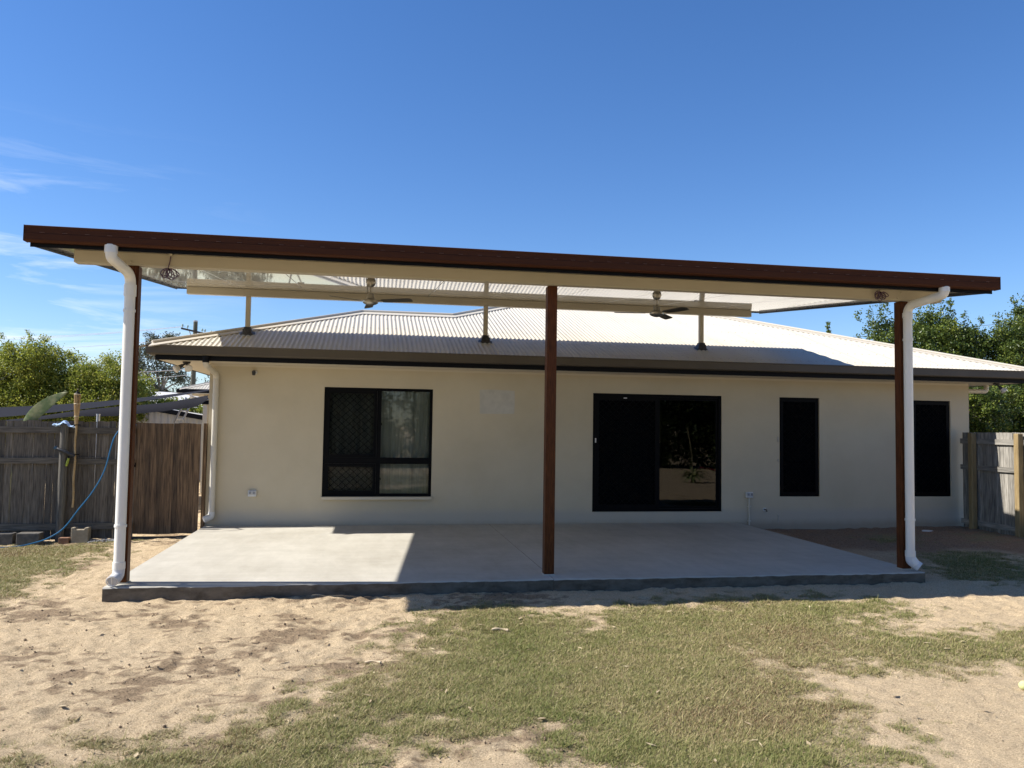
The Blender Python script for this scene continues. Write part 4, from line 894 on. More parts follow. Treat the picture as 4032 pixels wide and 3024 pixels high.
# ------------------------------------------------------------------ beyond the fence
# black shade sails
M_SAIL = mat('black_shade_cloth', (.014, .014, .017), .95, (.024, .024, .029), 40, stretch=(1, 6, 1), spec=.05)
def sail(P00, P10, P11, P01, sag, name, label, n=20):
    mb = MB(); vs = []; fs = []; P00, P10, P11, P01 = map(Vector, (P00, P10, P11, P01))
    for j in range(n + 1):
        for i in range(n + 1):
            u, v = i / n, j / n; p_ = (P00 * (1 - u) + P10 * u) * (1 - v) + (P01 * (1 - u) + P11 * u) * v
            p_.z -= sag * (4 * u * (1 - u)) * (.4 + .6 * abs(v - .5) * 2) * .6; vs.append(p_)
    for j in range(n):
        for i in range(n): a = j * (n + 1) + i; fs.append((a, a + 1, a + n + 2, a + n + 1))
    mb.add(vs, fs); o = mb.build(name, M_SAIL, None, smooth=True, off=P00); tag(o, label, 'shade sail'); return o
sail((-5.4, 4.0, 1.66), (-.82, 4.3, 2.36), (-1.55, 8.0, 2.53), (-6.6, 8.0, 1.965), .12, 'shade_sail', 'upper black shade sail stretched towards the garage gutter')
SB = [(-4.188, 3.7, 1.663), (-3.955, 3.7, 1.677), (-3.251, 3.7, 1.755), (-2.437, 3.7, 1.779), (-2.002, 3.7, 1.843), (-1.611, 3.7, 1.887), (-1.317, 3.7, 1.944), (-.99, 3.7, 1.987), (-.721, 3.7, 2.161)]
ST = [(-4.307, 4.0, 1.709), (-4.071, 4.0, 1.744), (-3.357, 4.0, 1.871), (-2.532, 4.0, 1.98), (-2.087, 4.0, 2.02), (-1.691, 4.0, 2.07), (-1.391, 4.0, 2.119), (-1.06, 4.0, 2.19), (-.782, 4.0, 2.25)]
a_, b_ = spline([(-5.0, 3.75, 1.60)] + SB, 5), spline([(-5.05, 4.0, 1.62)] + ST, 5); mb = MB(); n = len(a_)
vs = []
for q in range(5): vs += [a_[i].lerp(b_[i], q / 4) + Vector((0, -.06 * math.sin(math.pi * q / 4), 0)) for i in range(n)]
mb.add(vs, [(q * n + i, q * n + i + 1, (q + 1) * n + i + 1, (q + 1) * n + i) for q in range(4) for i in range(n - 1)])
o = mb.build('shade_sail', M_SAIL, None, smooth=True, off=(-2.5, 3.8, 1.6)); tag(o, 'lower black shade sail with a drooping edge behind the gate', 'shade sail')
sp_ = thing('sail_post', 'grey steel post holding the black shade sail above the fence', 'post', (-2.05, 1.2, -.2)); MB().tube([(-2.05, 1.2, -.3), (-2.05, 1.2, 1.78)], .03, 12).build('tube', M_GALV, sp_, smooth=True); MB().lathe([(.034, 0), (.034, .02)], (-2.05, 1.2, 1.775), 12).build('cap', M_GALV, sp_, smooth=True)
for (x, y, h, lab) in ((-5.5, 4.0, 1.75, 'steel sail post at the low outer corner of the upper sail'), (-6.7, 8.0, 2.1, 'steel sail post at the far outer corner of the upper sail'), (-5.04, 3.72, 1.66, 'steel sail post at the outer corner of the lower sail'), (-5.08, 4.1, 1.66, 'steel sail post behind the outer corner of the lower sail')):
    o = MB().tube([(x, y, -.4), (x, y, h)], .035, 12).build('sail_post', M_GALV, None, smooth=True, off=(x, y, -.3)); tag(o, lab, 'post')
# garage wing further along the house
ga = thing('garage', 'cream garage with dark gutter and corrugated roof behind the shade sail', 'garage', (0, 13, -.1))
MB().box(-2.3, 3.2, 11.25, 16, -.3, 2.52).build('wall', M_WALL, ga)
MB().box(-2.93, 3.2, 10.62, 16.6, 2.505, 2.52).build('soffit', M_SOFFIT, ga)
gutter_run((-2.93 + .11, 10.72, 2.515), (3.2, 10.72, 2.515), (0, -1, 0), M_FASCIA, ga, [(a, c_ * .8) for a, c_ in gutter_prof()], 1, 0)
gutter_run((-2.93 + .11, 16.6, 2.515), (-2.93 + .11, 10.72, 2.515), (-1, 0, 0), M_FASCIA, ga, [(a, c_ * .8) for a, c_ in gutter_prof()], 0, 1)
gr_ = MB(); ze = 2.625; hx, hy = .2, 13.67; gr_.quad((-2.85, 10.68, ze), (hx, hy, ze + 3 * TP), (-2.85, 16.66, ze)); gr_.quad((-2.85, 16.66, ze), (hx, hy, ze + 3 * TP), (3.2, hy, ze + 3 * TP), (3.2, 16.66, ze)); gro = gr_.build('roof', M_ROOF, ga)
for s in range(8):
    x0 = -2.85 + s * sheet_w; mb = MB(); vs = []; fs = []; cols = [x0 + i * PER / 6 for i in range(62) if x0 + i * PER / 6 < 3.2]
    if len(cols) < 3: continue
    for x in cols:
        yt = min(10.66 + (x + 2.85), hy); dz = AMP * math.cos(2 * math.pi * x / PER) + AMP; vs += [(x, 10.65, ze + dz), (x, yt, ze + (yt - 10.66) * TP + dz)]
    for i in range(len(cols) - 1): fs.append((2 * i, 2 * i + 2, 2 * i + 3, 2 * i + 1))
    mb.add(vs, fs); mb.build('roof_sheet', M_ROOF, gro, smooth=True)
mbc = MB(); a = Vector((-2.85, 10.68, ze + .03)); b_ = Vector((hx, hy, ze + 3 * TP + .03)); 
for sg_ in (dn((0, -1, 0)), dn((-1, 0, 0))): mbc.quad(a, b_, b_ + sg_ * .16, a + sg_ * .16)
mbc.tube([a, b_], .022, 8); mbc.build('hip_cap', M_CAP, gro)
MB().tube(rounded([(-2.55, 10.68, 2.52), (-2.55, 10.68, 2.40), (-2.25, 11.18, 2.30), (-2.25, 11.18, -.1)], .1), .045, 12).build('downpipe', M_PVC, ga, smooth=True)
MB().box(-1.87, -1.76, 8.95, 9.06, -.3, 2.16).build('carport_post', M_PVC, ga); MB().box(-2.45, 1.0, 8.9, 9.1, 2.165, 2.27).build('carport_beam', M_FASCIA, ga)
MB().box(-1.9, 1.0, 9.1, 11.24, 2.28, 2.31).build('carport_roof', M_SOFFIT, ga)
# ladder
la = thing('ladder', 'aluminium ladder leaning against the carport beam behind the gate', 'ladder', (-2.7, 8.6, -.2)); A0 = Vector((-3.2, 8.45, -.22)); A1 = Vector((-2.17, 8.80, 2.32)); sd = Vector((.05, .19, 0))
for k in (-1, 1): MB().extrude([(-.02, -.03), (.02, -.03), (.02, .03), (-.02, .03)], A0 + sd * k, A1 + sd * k, up=(0, 1, 0)).build('stile', mat('aluminium', (.55, .56, .57), .4, metal=.5), la)
for k in range(11): p_ = A0.lerp(A1, (k + .5) / 11); MB().tube([p_ - sd, p_ + sd], .018, 8).build('rung', MATS['aluminium'], la)
# neighbour's shed
sh = thing('garden_shed', 'grey ribbed steel shed with pale roof behind the gate', 'shed', (-4.4, 15.5, -.2)); M_SHED = mat('grey_ribbed_steel', (.30, .295, .285), .5, (.34, .335, .32), 3)
AX, AZ = -5.3, 2.24; xr_, zr_ = -2.72, 1.80; xl_ = -9.2; mb = MB(); n = int((xr_ - xl_) / .05); vs = []; fs = []
for i in range(n + 1):
    x = xl_ + (xr_ - xl_) * i / n; yy = 14.0 - (.03 if (i % 4) in (1, 2) else 0); zt = AZ - abs(x - AX) * (AZ - zr_) / (xr_ - AX); vs += [(x, yy, -.4), (x, yy, zt)]
for i in range(n): fs.append((2 * i, 2 * i + 2, 2 * i + 3, 2 * i + 1))
mb.add(vs, fs); mb.build('gable_wall', M_SHED, sh); MB().box(xl_ + .02, xr_ - .02, 14.05, 18.5, -.4, 1.75).build('body', M_SHED, sh)
M_SROOF = mat('pale_shed_roof', (.60, .58, .54), .5)
for sx_, x1_ in ((1, xr_ + .12), (-1, xl_ - .12)):
    zz = AZ - abs(x1_ - AX) * (AZ - zr_) / (xr_ - AX); q = MB(); q.add([(x, y, z + dz) for dz in (.03, .075) for x, y, z in ((AX, 13.9, AZ), (x1_, 13.9, zz), (x1_, 18.6, zz), (AX, 18.6, AZ))], [(3, 2, 1, 0), (4, 5, 6, 7), (0, 1, 5, 4), (1, 2, 6, 5), (2, 3, 7, 6), (3, 0, 4, 7)]); q.build('roof_panel', M_SROOF, sh)
    q = MB(); q.add([(x, y, z + dz) for dz in (-.07, .085) for x, y, z in ((AX, 13.86, AZ), (x1_, 13.86, zz), (x1_, 13.895, zz), (AX, 13.895, AZ))], [(3, 2, 1, 0), (4, 5, 6, 7), (0, 1, 5, 4), (1, 2, 6, 5), (2, 3, 7, 6), (3, 0, 4, 7)]); q.build('barge_trim', M_FASCIA, sh)
# second pale roof that slopes towards the yard, behind the shed
lt = thing('neighbour_house', 'neighbouring house with pale roof partly seen behind the grey shed', 'house', (-5, 22, -.2)); MB().box(-9, -2.5, 20.5, 26, -.4, 2.3).build('wall', M_WALL, lt)
q = MB(); q.add([(x, y, z + dz) for dz in (0, .05) for x, y, z in ((-9.4, 20.0, 2.28), (-2.1, 20.0, 2.18), (-2.1, 23.2, 2.75), (-9.4, 23.2, 3.05))], [(3, 2, 1, 0), (4, 5, 6, 7), (0, 1, 5, 4), (1, 2, 6, 5), (2, 3, 7, 6), (3, 0, 4, 7)]); q.build('roof', M_SROOF, lt)
q = MB(); q.add([(x, y, z + dz) for dz in (-.12, -.002) for x, y, z in ((-9.4, 19.95, 2.28), (-2.1, 19.95, 2.18), (-2.1, 20.08, 2.18), (-9.4, 20.08, 2.28))], [(3, 2, 1, 0), (4, 5, 6, 7), (0, 1, 5, 4), (1, 2, 6, 5), (2, 3, 7, 6), (3, 0, 4, 7)]); q.build('gutter', M_FASCIA, lt)

# power pole and lines
pp = thing('power_pole', 'timber power pole with crossarm rising behind the house roof', 'power pole', (-9.74, 45, -.2)); M_POLE = mat('pole_timber', (.06, .065, .05), .85, (.11, .115, .09), 5, stretch=(8, 8, .5)); M_INS = mat('glass_insulator', (.35, .50, .50), .1, coat=.6)
MB().tube([(-9.78, 45, -.4), (-9.73, 45, 8.72)], [.20, .145], 14).build('pole', M_POLE, pp, smooth=True); MB().lathe([(.155, 0), (.155, .10), (.06, .12)], (-9.73, 45, 8.70), 14).build('pole_cap', M_GALV, pp, smooth=True)
ca0, ca1 = Vector((-10.75, 44.8, 8.38)), Vector((-8.15, 44.8, 7.45))
ca0, ca1 = Vector((-10.62, 44.78, 8.20)), Vector((-8.30, 44.78, 7.72))
MB().extrude([(-.06, -.07), (.06, -.07), (.06, .07), (-.06, .07)], ca0, ca1, up=(0, 1, 0)).build('crossarm', mat('dark_crossarm', (.05, .045, .04), .8), pp)
for s_ in (.22, .78): MB().tube([ca0.lerp(ca1, s_), (-9.73, 44.84, 7.15)], .025, 6).build('brace', M_GALV, pp)
for s_ in (.03, .18, .60, .68, .86, .98): p_ = ca0.lerp(ca1, s_); MB().lathe([(.02, .0), (.03, .10), (.085, .14), (.07, .19), (.075, .24), (.03, .28)], p_ + Vector((0, 0, .05)), 10).build('insulator', M_INS, pp, smooth=True)
for k, (x, z) in enumerate(((-10.75, 6.80), (-10.42, 6.92), (-10.12, 6.85))):
    MB().tube([(x, 44.8, z - .15), (x, 44.8, z + .15)], [.09, .07], 8).build('fuse_switch', mat('dark_porcelain', (.06, .055, .06), .4), pp, smooth=True)
MB().box(-10.95, -9.85, 44.85, 44.95, 6.58, 6.66).build('switch_arm', MATS['dark_crossarm'], pp)
MB().tube(spline([(-11.35, 44.8, 7.42), (-11.0, 44.8, 6.95), (-10.7, 44.8, 6.98), (-10.35, 44.8, 7.1), (-10.1, 44.8, 6.98)], 6), .012, 5).build('jumper', M_RUB, pp)
MB().tube([(-9.70, 44.9, 7.2), (-9.0, 44.6, 6.0)], .02, 5).build('stay', M_GALV, pp)
def wire(a, b_, sag, label, r_=.012, m_='wire_grey'):
    a, b_ = Vector(a), Vector(b_); pts = [a.lerp(b_, i / 24) - Vector((0, 0, sag * 4 * (i / 24) * (1 - i / 24))) for i in range(25)]
    o = MB().tube(pts, r_, 5).build('power_line', mat(m_, (.62, .62, .62) if m_ == 'wire_grey' else (.10, .11, .13), .6), None, off=a); tag(o, label, 'wire', None, 'structure' if False else None); return o
wire((-10.4, 44.8, 8.36), (-60, 58, 9.6), 1.6, 'upper power line running from the crossarm over the round trees')
wire((-10.55, 44.8, 8.30), (-60, 55, 8.9), 1.6, 'second power line running from the crossarm over the round trees')
wire((-9.8, 44.9, 7.55), (-60, 54, 7.9), 1.5, 'lowest power line running from the pole over the round trees')
wire((-8.5, 44.8, 7.95), (70, 60, 9), 1.4, 'upper power line running from the pole behind the house roof', .01)
wire((-8.3, 44.8, 7.85), (70, 58, 8.2), 1.4, 'lower power line running from the pole behind the house roof', .01)
wire((-9.75, 44.9, 5.4), (-40, 30, 4.6), .9, 'thick service cable crossing in front of the gum tree', .03)
wire((-9.75, 44.9, 5.0), (-30, 36, 3.9), .6, 'thin service cable below the eave beside the gum tree', .016)
wire((20.0, 20, 5.6), (60, 20, 11.2), .4, 'thin overhead wire above the hedge', .011, 'wire_dark')
wire((18.0, 20, 5.75), (32, 20, 6.3), .12, 'thin overhead wire above the hip of the roof', .009, 'wire_dark')

# ------------------------------------------------------------------ trees
def leaves(cent, size, tint, up=.35, aspect=.5, seed=0):
    g = np.random.default_rng(seed); n = len(cent)
    d = g.normal(size=(n, 3)); d /= np.linalg.norm(d, axis=1)[:, None]
    nrm = g.normal(size=(n, 3)); nrm[:, 2] += up * 2; s = np.cross(d, nrm); s /= np.linalg.norm(s, axis=1)[:, None] + 1e-9
    nn = np.cross(s, d)
    L = size[:, None]; a = cent - d * L * .5; c_ = cent + d * L * .5 ; b_ = cent + s * L * aspect * .5 - nn * L * .10; e = cent - s * L * aspect * .5 - nn * L * .10
    V = np.stack([a, b_, c_, e], 1).reshape(-1, 3); i = np.arange(n)[:, None] * 4
    F = np.concatenate([i + np.array([[0, 1, 2]]), i + np.array([[0, 2, 3]])], 0); return V, F, np.repeat(tint, 4)
def crown_pts(lobes, ncl, nleaf, crad, seed, shell=.55, flat=.8):
    g = np.random.default_rng(seed); vol = np.array([l[3] * l[4] * l[5] for l in lobes]) ** .75; vol = vol / vol.sum(); C_ = []; T_ = []
    for l, f in zip(lobes, vol):
        n = max(3, int(ncl * f)); d = g.normal(size=(n, 3)); d /= np.linalg.norm(d, axis=1)[:, None]; r_ = (shell + (1 - shell) * g.random(n)) * (1 + .10 * g.normal(size=n)); C_.append(np.array(l[:3]) + d * r_[:, None] * np.array(l[3:6]))
        T_.append(g.normal(.0, .16, n))
    cl = np.concatenate(C_); ct = np.concatenate(T_); k = len(cl); pts = np.repeat(cl, nleaf, 0) + g.normal(size=(k * nleaf, 3)) * np.array([1, 1, flat]) * crad * np.repeat(.6 + .8 * g.random(k), nleaf)[:, None]
    tint = np.clip(.5 + np.repeat(ct, nleaf) + g.normal(0, .14, k * nleaf), 0, 1); return pts, tint, cl
def tree(name, label, base, lobes, ncl, nleaf, crad, lsize, fm, trunk_r, trunk_top, cat='tree', seed=1, aspect=.5, up=.35, shell=.55, spires=(), bark=None, group=None, minz=None):
    o = thing(name, label, cat, base, group); g = np.random.default_rng(seed); rr = random.Random(seed)
    pts, tint, cl = crown_pts(lobes, ncl, nleaf, crad, seed, shell)
    for (sx_, sy_, sz0, sz1, sr) in spires:
        n = int(150 * (sz1 - sz0) / .6); nk = max(4, int((sz1 - sz0) / .075)); kk = g.integers(0, nk, n); hk = (np.arange(nk) + g.random(nk) * .8) / nk; oa = g.uniform(0, 6.28, nk); orr = sr * (1.15 - .95 * hk) * g.uniform(.3, 1.1, nk); lx, ly = g.normal(0, .10, 2); h = hk[kk]; q = np.stack([sx_ + lx * h + np.cos(oa[kk]) * orr[kk], sy_ + ly * h + np.sin(oa[kk]) * orr[kk], sz0 + (sz1 - sz0) * h], -1) + g.normal(size=(n, 3)) * np.array([.045, .045, .035]); pts = np.r_[pts, q]; tint = np.r_[tint, np.clip(g.normal(.5, .15, n), 0, 1)]
    if minz is not None: k = pts[:, 2] > minz; pts, tint = pts[k], tint[k]
    V, F, T = leaves(pts, lsize * g.uniform(.65, 1.25, len(pts)), tint, up, aspect, seed + 5); me = np_mesh('crown', V - np.array(base), F, T, fm); c_ = bpy.data.objects.new('crown', me); link(c_, o); ORG[c_.name] = Vector(base)
    mb = MB(); bk = bark or mat('grey_bark', (.09, .075, .06), .9, (.17, .15, .125), 6, stretch=(5, 5, .8), bump=.6, bscale=20)
    B = Vector(base) - Vector((0, 0, .2)); Tt = Vector(trunk_top); mb.tube(spline([B, B.lerp(Tt, .5) + Vector((rr.uniform(-.1, .1), rr.uniform(-.1, .1), 0)), Tt], 5), [trunk_r * (1.25 - .5 * i / 10) for i in range(11)], 10)
    for l in lobes:
        L = Vector(l[:3]); mb.tube(spline([Tt - Vector((0, 0, .25 * rr.random())), Tt.lerp(L, .5) + Vector((rr.uniform(-.12, .12), rr.uniform(-.12, .12), .1)), L], 4), [trunk_r * (.62 - .5 * i / 8) for i in range(9)], 7)
        near_ = np.linalg.norm((cl - np.array(l[:3])) / np.array(l[3:6]), axis=1); ids = np.where(near_ < 1.2)[0]; rr.shuffle(ids_ := list(ids))
        for i in ids_[:14]: q = Vector(cl[i]); mb.tube([L.lerp(q, -.05), L.lerp(q, .5) + Vector((rr.uniform(-.08, .08), rr.uniform(-.08, .08), rr.uniform(-.02, .1))), q], [trunk_r * .14, trunk_r * .09, trunk_r * .03], 5, False)
    mb.build('trunk', bk, o, smooth=True); return o
F_CAS = foliage_mat('golden_green_foliage', (.085, .12, .018), (.25, .285, .042), (.43, .40, .08), .5)
F_FIG = foliage_mat('deep_green_foliage', (.028, .048, .012), (.085, .125, .024), (.26, .29, .045), .32, .36)
F_GUM = foliage_mat('grey_green_foliage', (.045, .058, .035), (.095, .11, .065), (.17, .18, .12), .25)
F_BACK = foliage_mat('dark_green_foliage', (.02, .04, .012), (.06, .095, .022), (.13, .16, .04), .3)  # darker green leaf colours for the trees across the yard
gl = -.2
tree('round_tree', 'large round golden green tree rising behind the fence', (-9.6, 14.5, gl), [(-9.3, 14.6, 3.05, 1.15, 1.1, 1.0), (-8.2, 14.0, 3.35, 1.0, 1.0, .95), (-7.5, 14.4, 3.0, 1.0, 1.1, .95), (-10.6, 15, 2.9, 1.3, 1.2, 1.1), (-8.9, 13.4, 1.9, 1.2, .9, .9), (-7.4, 13.7, 1.95, .9, .8, .75), (-10.2, 13.6, 1.7, 1.1, .9, .8), (-8.2, 15.0, 2.2, 1.5, 1.2, 1.2)], 900, 130, .13, .075, F_CAS, .17, (-9.2, 14.5, 1.5), seed=2, spires=[(-8.3, 14, 4.1, 4.55, .16), (-9.2, 14.3, 3.9, 4.45, .25)])
tree('round_tree', 'smaller yellow green tree between the torch and the sunlit downpipe', (-6.2, 14.3, gl), [(-5.85, 14.2, 3.05, .85, .9, .72), (-6.5, 14.0, 2.85, .7, .8, .7), (-6.1, 13.4, 2.1, .95, .7, .65), (-5.3, 14.0, 2.2, .7, .8, .8), (-6.8, 13.7, 1.6, .8, .7, .6)], 380, 130, .125, .074, F_CAS, .11, (-6.1, 14.3, 1.4), seed=12)
tree('leafy_shrub', 'bushy yellow green shrub beyond the black sail', (-4.9, 15.6, gl), [(-4.7, 15.6, 2.0, .7, .6, .65), (-4.0, 15.9, 1.9, .7, .6, .55), (-3.3, 16.4, 1.9, .6, .6, .5), (-5.1, 15.3, 2.6, .45, .5, .55)], 130, 100, .12, .09, F_CAS, .07, (-4.4, 15.8, 1.1), cat='shrub', seed=22)
tree('gum_tree', 'open grey green gum tree far behind the eave corner', (-13.0, 48, gl), [(-13.5, 48, 6.4, 1.1, 1, .9), (-12.0, 48, 7.6, .8, .8, .55), (-11.4, 47.5, 6.9, .6, .6, .6), (-13.6, 47.5, 4.9, 1.1, 1, .7), (-12.0, 47.8, 5.2, .9, .9, .6), (-11.0, 48, 4.7, .8, .8, .5), (-12.4, 48, 3.6, 1.2, 1, .7), (-13.5, 48, 7.6, .7, .7, .45), (-10.6, 47.6, 3.4, .9, .8, .6), (-14.4, 48, 5.9, .8, .8, .8)], 150, 70, .20, .17, F_GUM, .14, (-12.6, 48, 3.8), seed=32, bark=mat('pale_gum_bark', (.30, .28, .24), .8, (.42, .40, .36), 4))
tree('gum_tree', 'low grey green gum tree beside the lower part of the power pole', (-9.2, 55, gl), [(-9.6, 55, 4.9, 1.1, 1, .7), (-8.0, 55, 5.2, 1.2, 1, .8), (-10.6, 55, 4.2, .9, .8, .6), (-8.9, 55, 3.9, 1.2, 1, .7), (-7.0, 55, 4.4, 1.0, 1, .8)], 90, 70, .24, .19, F_GUM, .14, (-9.0, 55, 2.8), seed=38, bark=MATS['pale_gum_bark'])
# hedge of fig trees on the right
def fig(label, base, lobes, seed, spires=(), n=420, nleaf=75):
    return tree('fig_tree', label, base, lobes, n, int(nleaf * 1.7), .115, .062, F_FIG, .12, (base[0], base[1], 1.6), seed=seed, aspect=.62, up=.5, shell=.6, spires=spires, group='fig trees forming the hedge beyond the fence')
fig('slim dark fig tree with leaning tips just beyond the roof hip', (15.9, 5.2, gl), [(15.75, 5.0, 3.9, .42, .5, .75), (15.95, 5.1, 3.0, .75, .7, .9), (16.3, 5.3, 2.0, .9, .8, 1.2)], 52, [(15.25, 4.9, 4.1, 4.95, .15), (15.5, 4.9, 4.3, 5.05, .15), (15.8, 5.0, 4.4, 5.15, .14), (15.15, 5.0, 3.7, 4.2, .12), (15.0, 5.0, 4.55, 4.85, .10)], 300)
fig('dense fig tree with upright leafy tips behind the white downpipe', (17.1, 4.9, gl), [(16.75, 4.8, 4.0, .7, .7, .7), (17.3, 4.8, 4.0, .7, .7, .75), (17.9, 4.7, 3.75, .6, .7, .7), (17.2, 4.2, 2.7, 1.1, .7, .95), (17.9, 4.3, 1.4, .9, .8, 1.0)], 62, [(16.85, 4.7, 4.5, 5.05, .11), (17.15, 4.7, 4.5, 5.2, .09), (17.35, 4.7, 4.5, 5.15, .08), (17.5, 4.7, 4.5, 5.2, .09), (17.95, 4.7, 4.2, 4.9, .16), (18.2, 4.6, 4.0, 4.75, .12), (16.55, 4.8, 4.4, 4.95, .08)], 520)
fig('bright green fig tree standing over the fence end', (18.9, 4.6, gl), [(18.7, 4.4, 3.5, .9, .8, .9), (19.3, 4.4, 3.6, .8, .7, .8), (18.6, 3.9, 2.3, 1.0, .7, .9), (19.4, 4.0, 2.3, .9, .8, .9), (18.8, 3.9, 1.0, 1.1, .8, 1.0)], 72, [(18.6, 4.3, 4.1, 4.75, .12), (19.0, 4.3, 4.1, 4.7, .13), (19.25, 4.3, 4.2, 4.8, .10)], 560)
fig('tallest fig tree of the hedge, with a raised pointed top', (20.3, 4.9, gl), [(19.9, 4.7, 4.3, .6, .7, .9), (20.6, 4.7, 4.6, .9, .8, .9), (20.4, 4.4, 3.1, 1.2, .8, 1.1), (20.4, 4.4, 1.4, 1.2, .9, 1.2)], 82, [(19.45, 4.6, 4.5, 5.35, .16), (19.85, 4.6, 4.9, 5.5, .16), (20.3, 4.6, 5.0, 5.8, .22)], 480)
fig('low fig tree pressed against the side of the house', (15.9, 2.2, gl), [(15.9, 2.3, 2.2, .6, .8, .7), (16.1, 2.6, 1.2, .8, .9, 1.1), (16.7, 2.9, 2.4, .7, .8, .8)], 92, (), 320)
tree('distant_treetop', 'small leafy treetop peeking over the roof hip', (24.2, 20.0, gl), [(24.2, 20, 4.9, .35, .4, .5), (23.9, 20, 3.6, .9, .9, 1.2)], 90, 60, .14, .12, F_FIG, .12, (24.1, 20, 2.5), seed=95, aspect=.6, spires=[(23.55, 20, 5.3, 6.75, .17), (23.35, 20, 5.3, 6.0, .12), (24.2, 20, 5.3, 5.85, .18), (24.0, 20, 5.4, 6.0, .1)])
tree('bare_twig_tree', 'sparse tree whose bare twigs show above the left roof hip', (-.6, 17, gl), [(-.9, 17, 4.6, .4, .4, .25), (.3, 17, 4.9, .4, .4, .2)], 18, 16, .12, .10, F_GUM, .06, (-.4, 17, 3.6), seed=97)
tw = bpy.data.objects.get('trunk')
# ---- the far side of the yard, seen in the glass
BT = tree('garden_tree', 'broad dark tree at the far side of the yard behind the spiky plant', (16.6, -23, gl), [(16.2, -22.5, 3.4, 1.9, 1.3, 1.7), (18.0, -22.5, 3.0, 1.7, 1.3, 1.9), (14.6, -22.7, 3.0, 1.6, 1.3, 1.8), (16.4, -22, 1.3, 2.4, 1.0, 1.3), (18.6, -21.6, 1.0, 1.4, 1.0, 1.2)], 360, 60, .28, .20, F_BACK, .2, (16.6, -23, 1.4), seed=102, group='trees across the far side of the yard')
for i, (dx, dy, rz, lab) in enumerate(((4.6, .5, .8, 'broad dark tree at the far side of the yard past the wheelbarrow'), (-5.0, -.6, 2.1, 'broad dark tree at the far side of the yard opposite the middle post'), (-10.0, .2, 3.6, 'broad dark tree at the far side of the yard opposite the wide window'), (-15.5, -.5, 5.0, 'broad dark tree at the far side of the yard opposite the gate'))):
    r_ = BT.copy(); COL.objects.link(r_); r_['label'] = lab; r_.location = Vector((16.6 + dx, -23 + dy, gl)); r_.rotation_euler = (0, 0, rz)
    for ch in list(BT.children): c_ = ch.copy(); COL.objects.link(c_); c_.parent = r_
fp = thing('spiky_plant', 'variegated spiky plant with long drooping yellow-edged leaves', 'plant', (13.5, -12.1, gl + .05)); M_FU = mat('variegated_leaf', (.10, .16, .04), .5, (.42, .42, .16), 9, stretch=(1, 1, 1), lo=.45, hi=.55)
for k in range(34):
    a = k * 2.4; L = random.uniform(.45, .85); el_ = random.uniform(.15, 1.2); b0 = Vector((13.5, -12.1, gl + .22)); mid = b0 + Vector((math.cos(a) * L * .5, math.sin(a) * L * .5, L * .75 * math.sin(el_) + .05)); tip = b0 + Vector((math.cos(a) * L, math.sin(a) * L, L * (math.sin(el_) - .55) * .8)); fleshy(b0, mid, tip, .035, .006, 'leaf', M_FU, fp, 8, Vector((0, 0, 1)))
MB().tube(spline([(13.5, -12.1, gl), (13.45, -12.1, .8), (13.3, -12.15, 1.75)], 6), .022, 8).build('flower_stalk', mat('stalk_tan', (.25, .22, .12), .8), fp, smooth=True); MB().tube([(13.5, -12.1, gl), (13.5, -12.1, gl + .25)], [.09, .07], 10).build('stem', MATS['stalk_tan'], fp, smooth=True)
wb = thing('wheelbarrow', 'red framed wheelbarrow with grey tray parked beside the spiky plant', 'wheelbarrow', (15.3, -13.2, gl)); wx, wy = 15.3, -13.2; M_RED = mat('red_tube', (.35, .015, .03), .4)
tr_ = MB(); top = [(-.38, -.32), (.42, -.32), (.42, .32), (-.38, .32)]; bot = [(-.22, -.2), (.2, -.2), (.2, .2), (-.22, .2)]
vs = [(wx + x, wy + y, .36) for x, y in top] + [(wx + x, wy + y, .10) for x, y in bot] + [(wx + x * .96, wy + y * .95, .36) for x, y in top] + [(wx + x * .95, wy + y * .95, .115) for x, y in bot]
tr_.add(vs, [(0, 1, 5, 4), (1, 2, 6, 5), (2, 3, 7, 6), (3, 0, 4, 7), (4, 5, 6, 7), (8, 12, 13, 9), (9, 13, 14, 10), (10, 14, 15, 11), (11, 15, 12, 8), (15, 14, 13, 12), (0, 8, 9, 1), (1, 9, 10, 2), (2, 10, 11, 3), (3, 11, 8, 0)]); tr_.build('tray', M_GALV, wb)
for k in (-1, 1):
    MB().tube(rounded([(wx + .62, wy + k * .05, -.02), (wx + .2, wy + k * .2, .08), (wx - .95, wy + k * .28, .32)], .1), .018, 8).build('handle', M_RED, wb, smooth=True); MB().tube(rounded([(wx - .25, wy + k * .22, .12), (wx - .35, wy + k * .25, gl + .01), (wx - .15, wy + k * .25, gl + .01)], .06), .015, 8).build('leg', M_RED, wb, smooth=True)
MB().lathe([(.10, -.035), (.18, -.04), (.195, 0), (.18, .04), (.10, .035)], (wx + .62, wy, gl + .195), 20, Matrix.Rotation(R(90), 3, 'X')).build('wheel', M_RUB, wb, smooth=True)

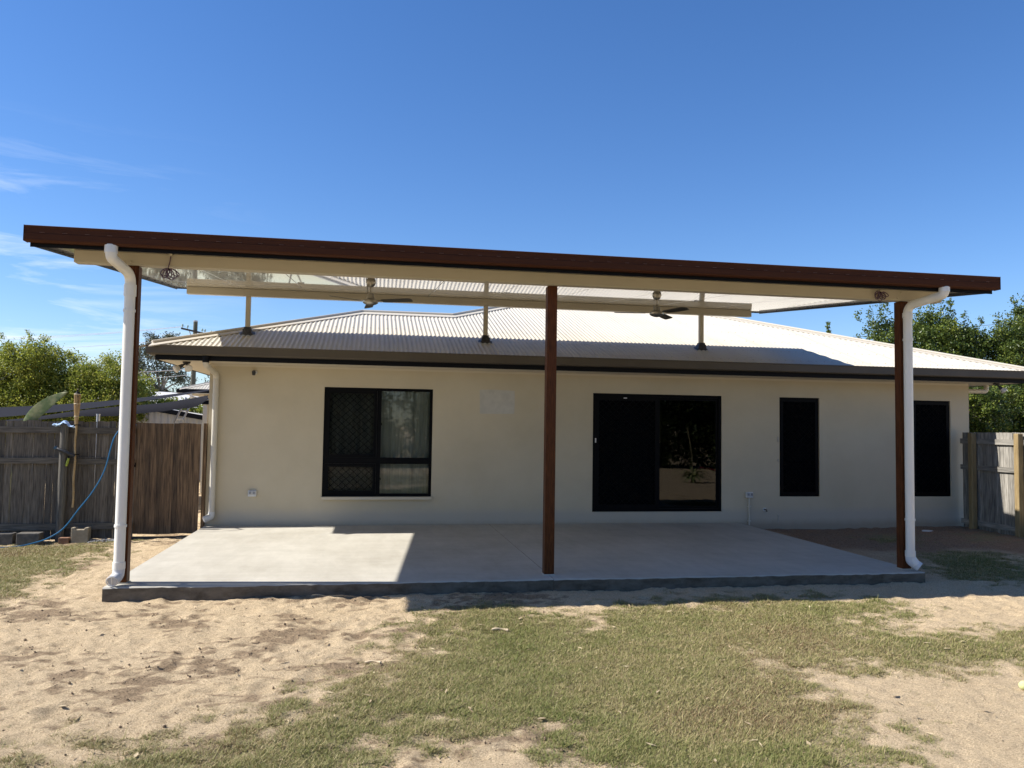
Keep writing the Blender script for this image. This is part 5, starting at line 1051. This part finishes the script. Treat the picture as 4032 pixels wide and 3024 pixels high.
# ------------------------------------------------------------------ small things on the ground
o = MB().lathe([(.095, -.05), (.095, .012), (.085, .02), (.02, .022)], (12.62, -.62, gz(12.62, -.62)), 24).build('drain_cap', M_WHITE, None, smooth=True, off=(12.62, -.62, -.15)); tag(o, 'round white drain cap set in the sand beside the house', 'drain cap')
o = MB().lathe([(.0325 * math.sin(a), .0325 * math.cos(a)) for a in [math.pi - math.pi * (k + .02) / 12.04 for k in range(13)]], (7.262, -8.60, gz(7.262, -8.60) + .03), 24).build('tennis_ball', mat('faded_ball', (.52, .55, .22), .9, (.60, .62, .30), 30, bump=.5, bscale=200), None, smooth=True, off=(7.262, -8.60, -.12)); tag(o, 'faded yellow tennis ball lying on the sand', 'ball')
M_CLOD = mat('soil_clod', (.10, .07, .045), .95, (.26, .19, .115), 20, bump=.6, bscale=90)
cd = MB()
def soil_at(x, y): return SOIL[min(np.searchsorted(gy, y), ny - 1), min(np.searchsorted(gx, x), nx - 1)]
for i in range(5200):
    x = random.uniform(-2.5, 4.5); y = random.uniform(-9.9, -5.1); r_ = random.choice((.004, .005, .006, .008, .012)) * random.uniform(.6, 1.1)
    if random.random() > .12 + soil_at(x, y): continue
    M_ = Euler((random.random() * 6, random.random() * 6, 0)).to_matrix() @ Matrix.Diagonal((1, random.uniform(.6, 1), random.uniform(.5, .9))); cd.lathe([(r_ * .3, -r_ * .8), (r_ * .9, -r_ * .3), (r_, .2 * r_), (r_ * .5, r_ * .75)], (x, y, gz(x, y) + r_ * .25), 6, M_)
o = cd.build('soil_clods', M_CLOD, None); tag(o, 'small crumbs of soil scattered over the sand', 'soil', kind='stuff')
lt_ = MB()
for i in range(700):
    x = random.uniform(-1.5, 9); y = random.uniform(-9.9, -5.3)
    a = random.random() * 6.28; L = random.choice((.012, .016, .02, .035)); w_ = L * random.uniform(.12, .4); z = gz(x, y) + .012; c_, s_ = math.cos(a), math.sin(a); lt_.quad((x - c_ * L, y - s_ * L, z), (x + s_ * w_, y - c_ * w_, z + .004), (x + c_ * L, y + s_ * L, z + random.uniform(-.004, .012)), (x - s_ * w_, y + c_ * w_, z + .003))
o = lt_.build('leaf_litter', mat('dry_straw', (.20, .13, .07), .85, (.55, .45, .28), 3), None); tag(o, 'dry straw and leaf bits scattered over the lawn', 'leaf litter', kind='stuff')
def stick(p, q, r_, label, m_):
    a, b_ = Vector((*p, gz(*p) + r_)), Vector((*q, gz(*q) + r_)); md = a.lerp(b_, .5) + Vector((.004, .012, .008)); o = MB().tube(spline([a, md, b_], 4), [r_ * (.7 + .4 * math.sin(i)) for i in range(9)], 7).build('stick', m_, None, smooth=True, off=a); tag(o, label, 'stick')
M_STK = mat('pale_stick', (.40, .31, .19), .8, (.52, .42, .28), 20)
stick((2.62, -7.38), (2.74, -7.44), .010, 'pale tan stick lying on the sand at the lawn edge', M_STK)
stick((.86, -7.28), (.90, -7.36), .004, 'thin pale twig lying on the bare footprinted sand', M_STK)
stick((3.72, -6.6), (3.86, -6.63), .014, 'tan curled leaf sheath lying on the grass near the shade edge', M_STK)
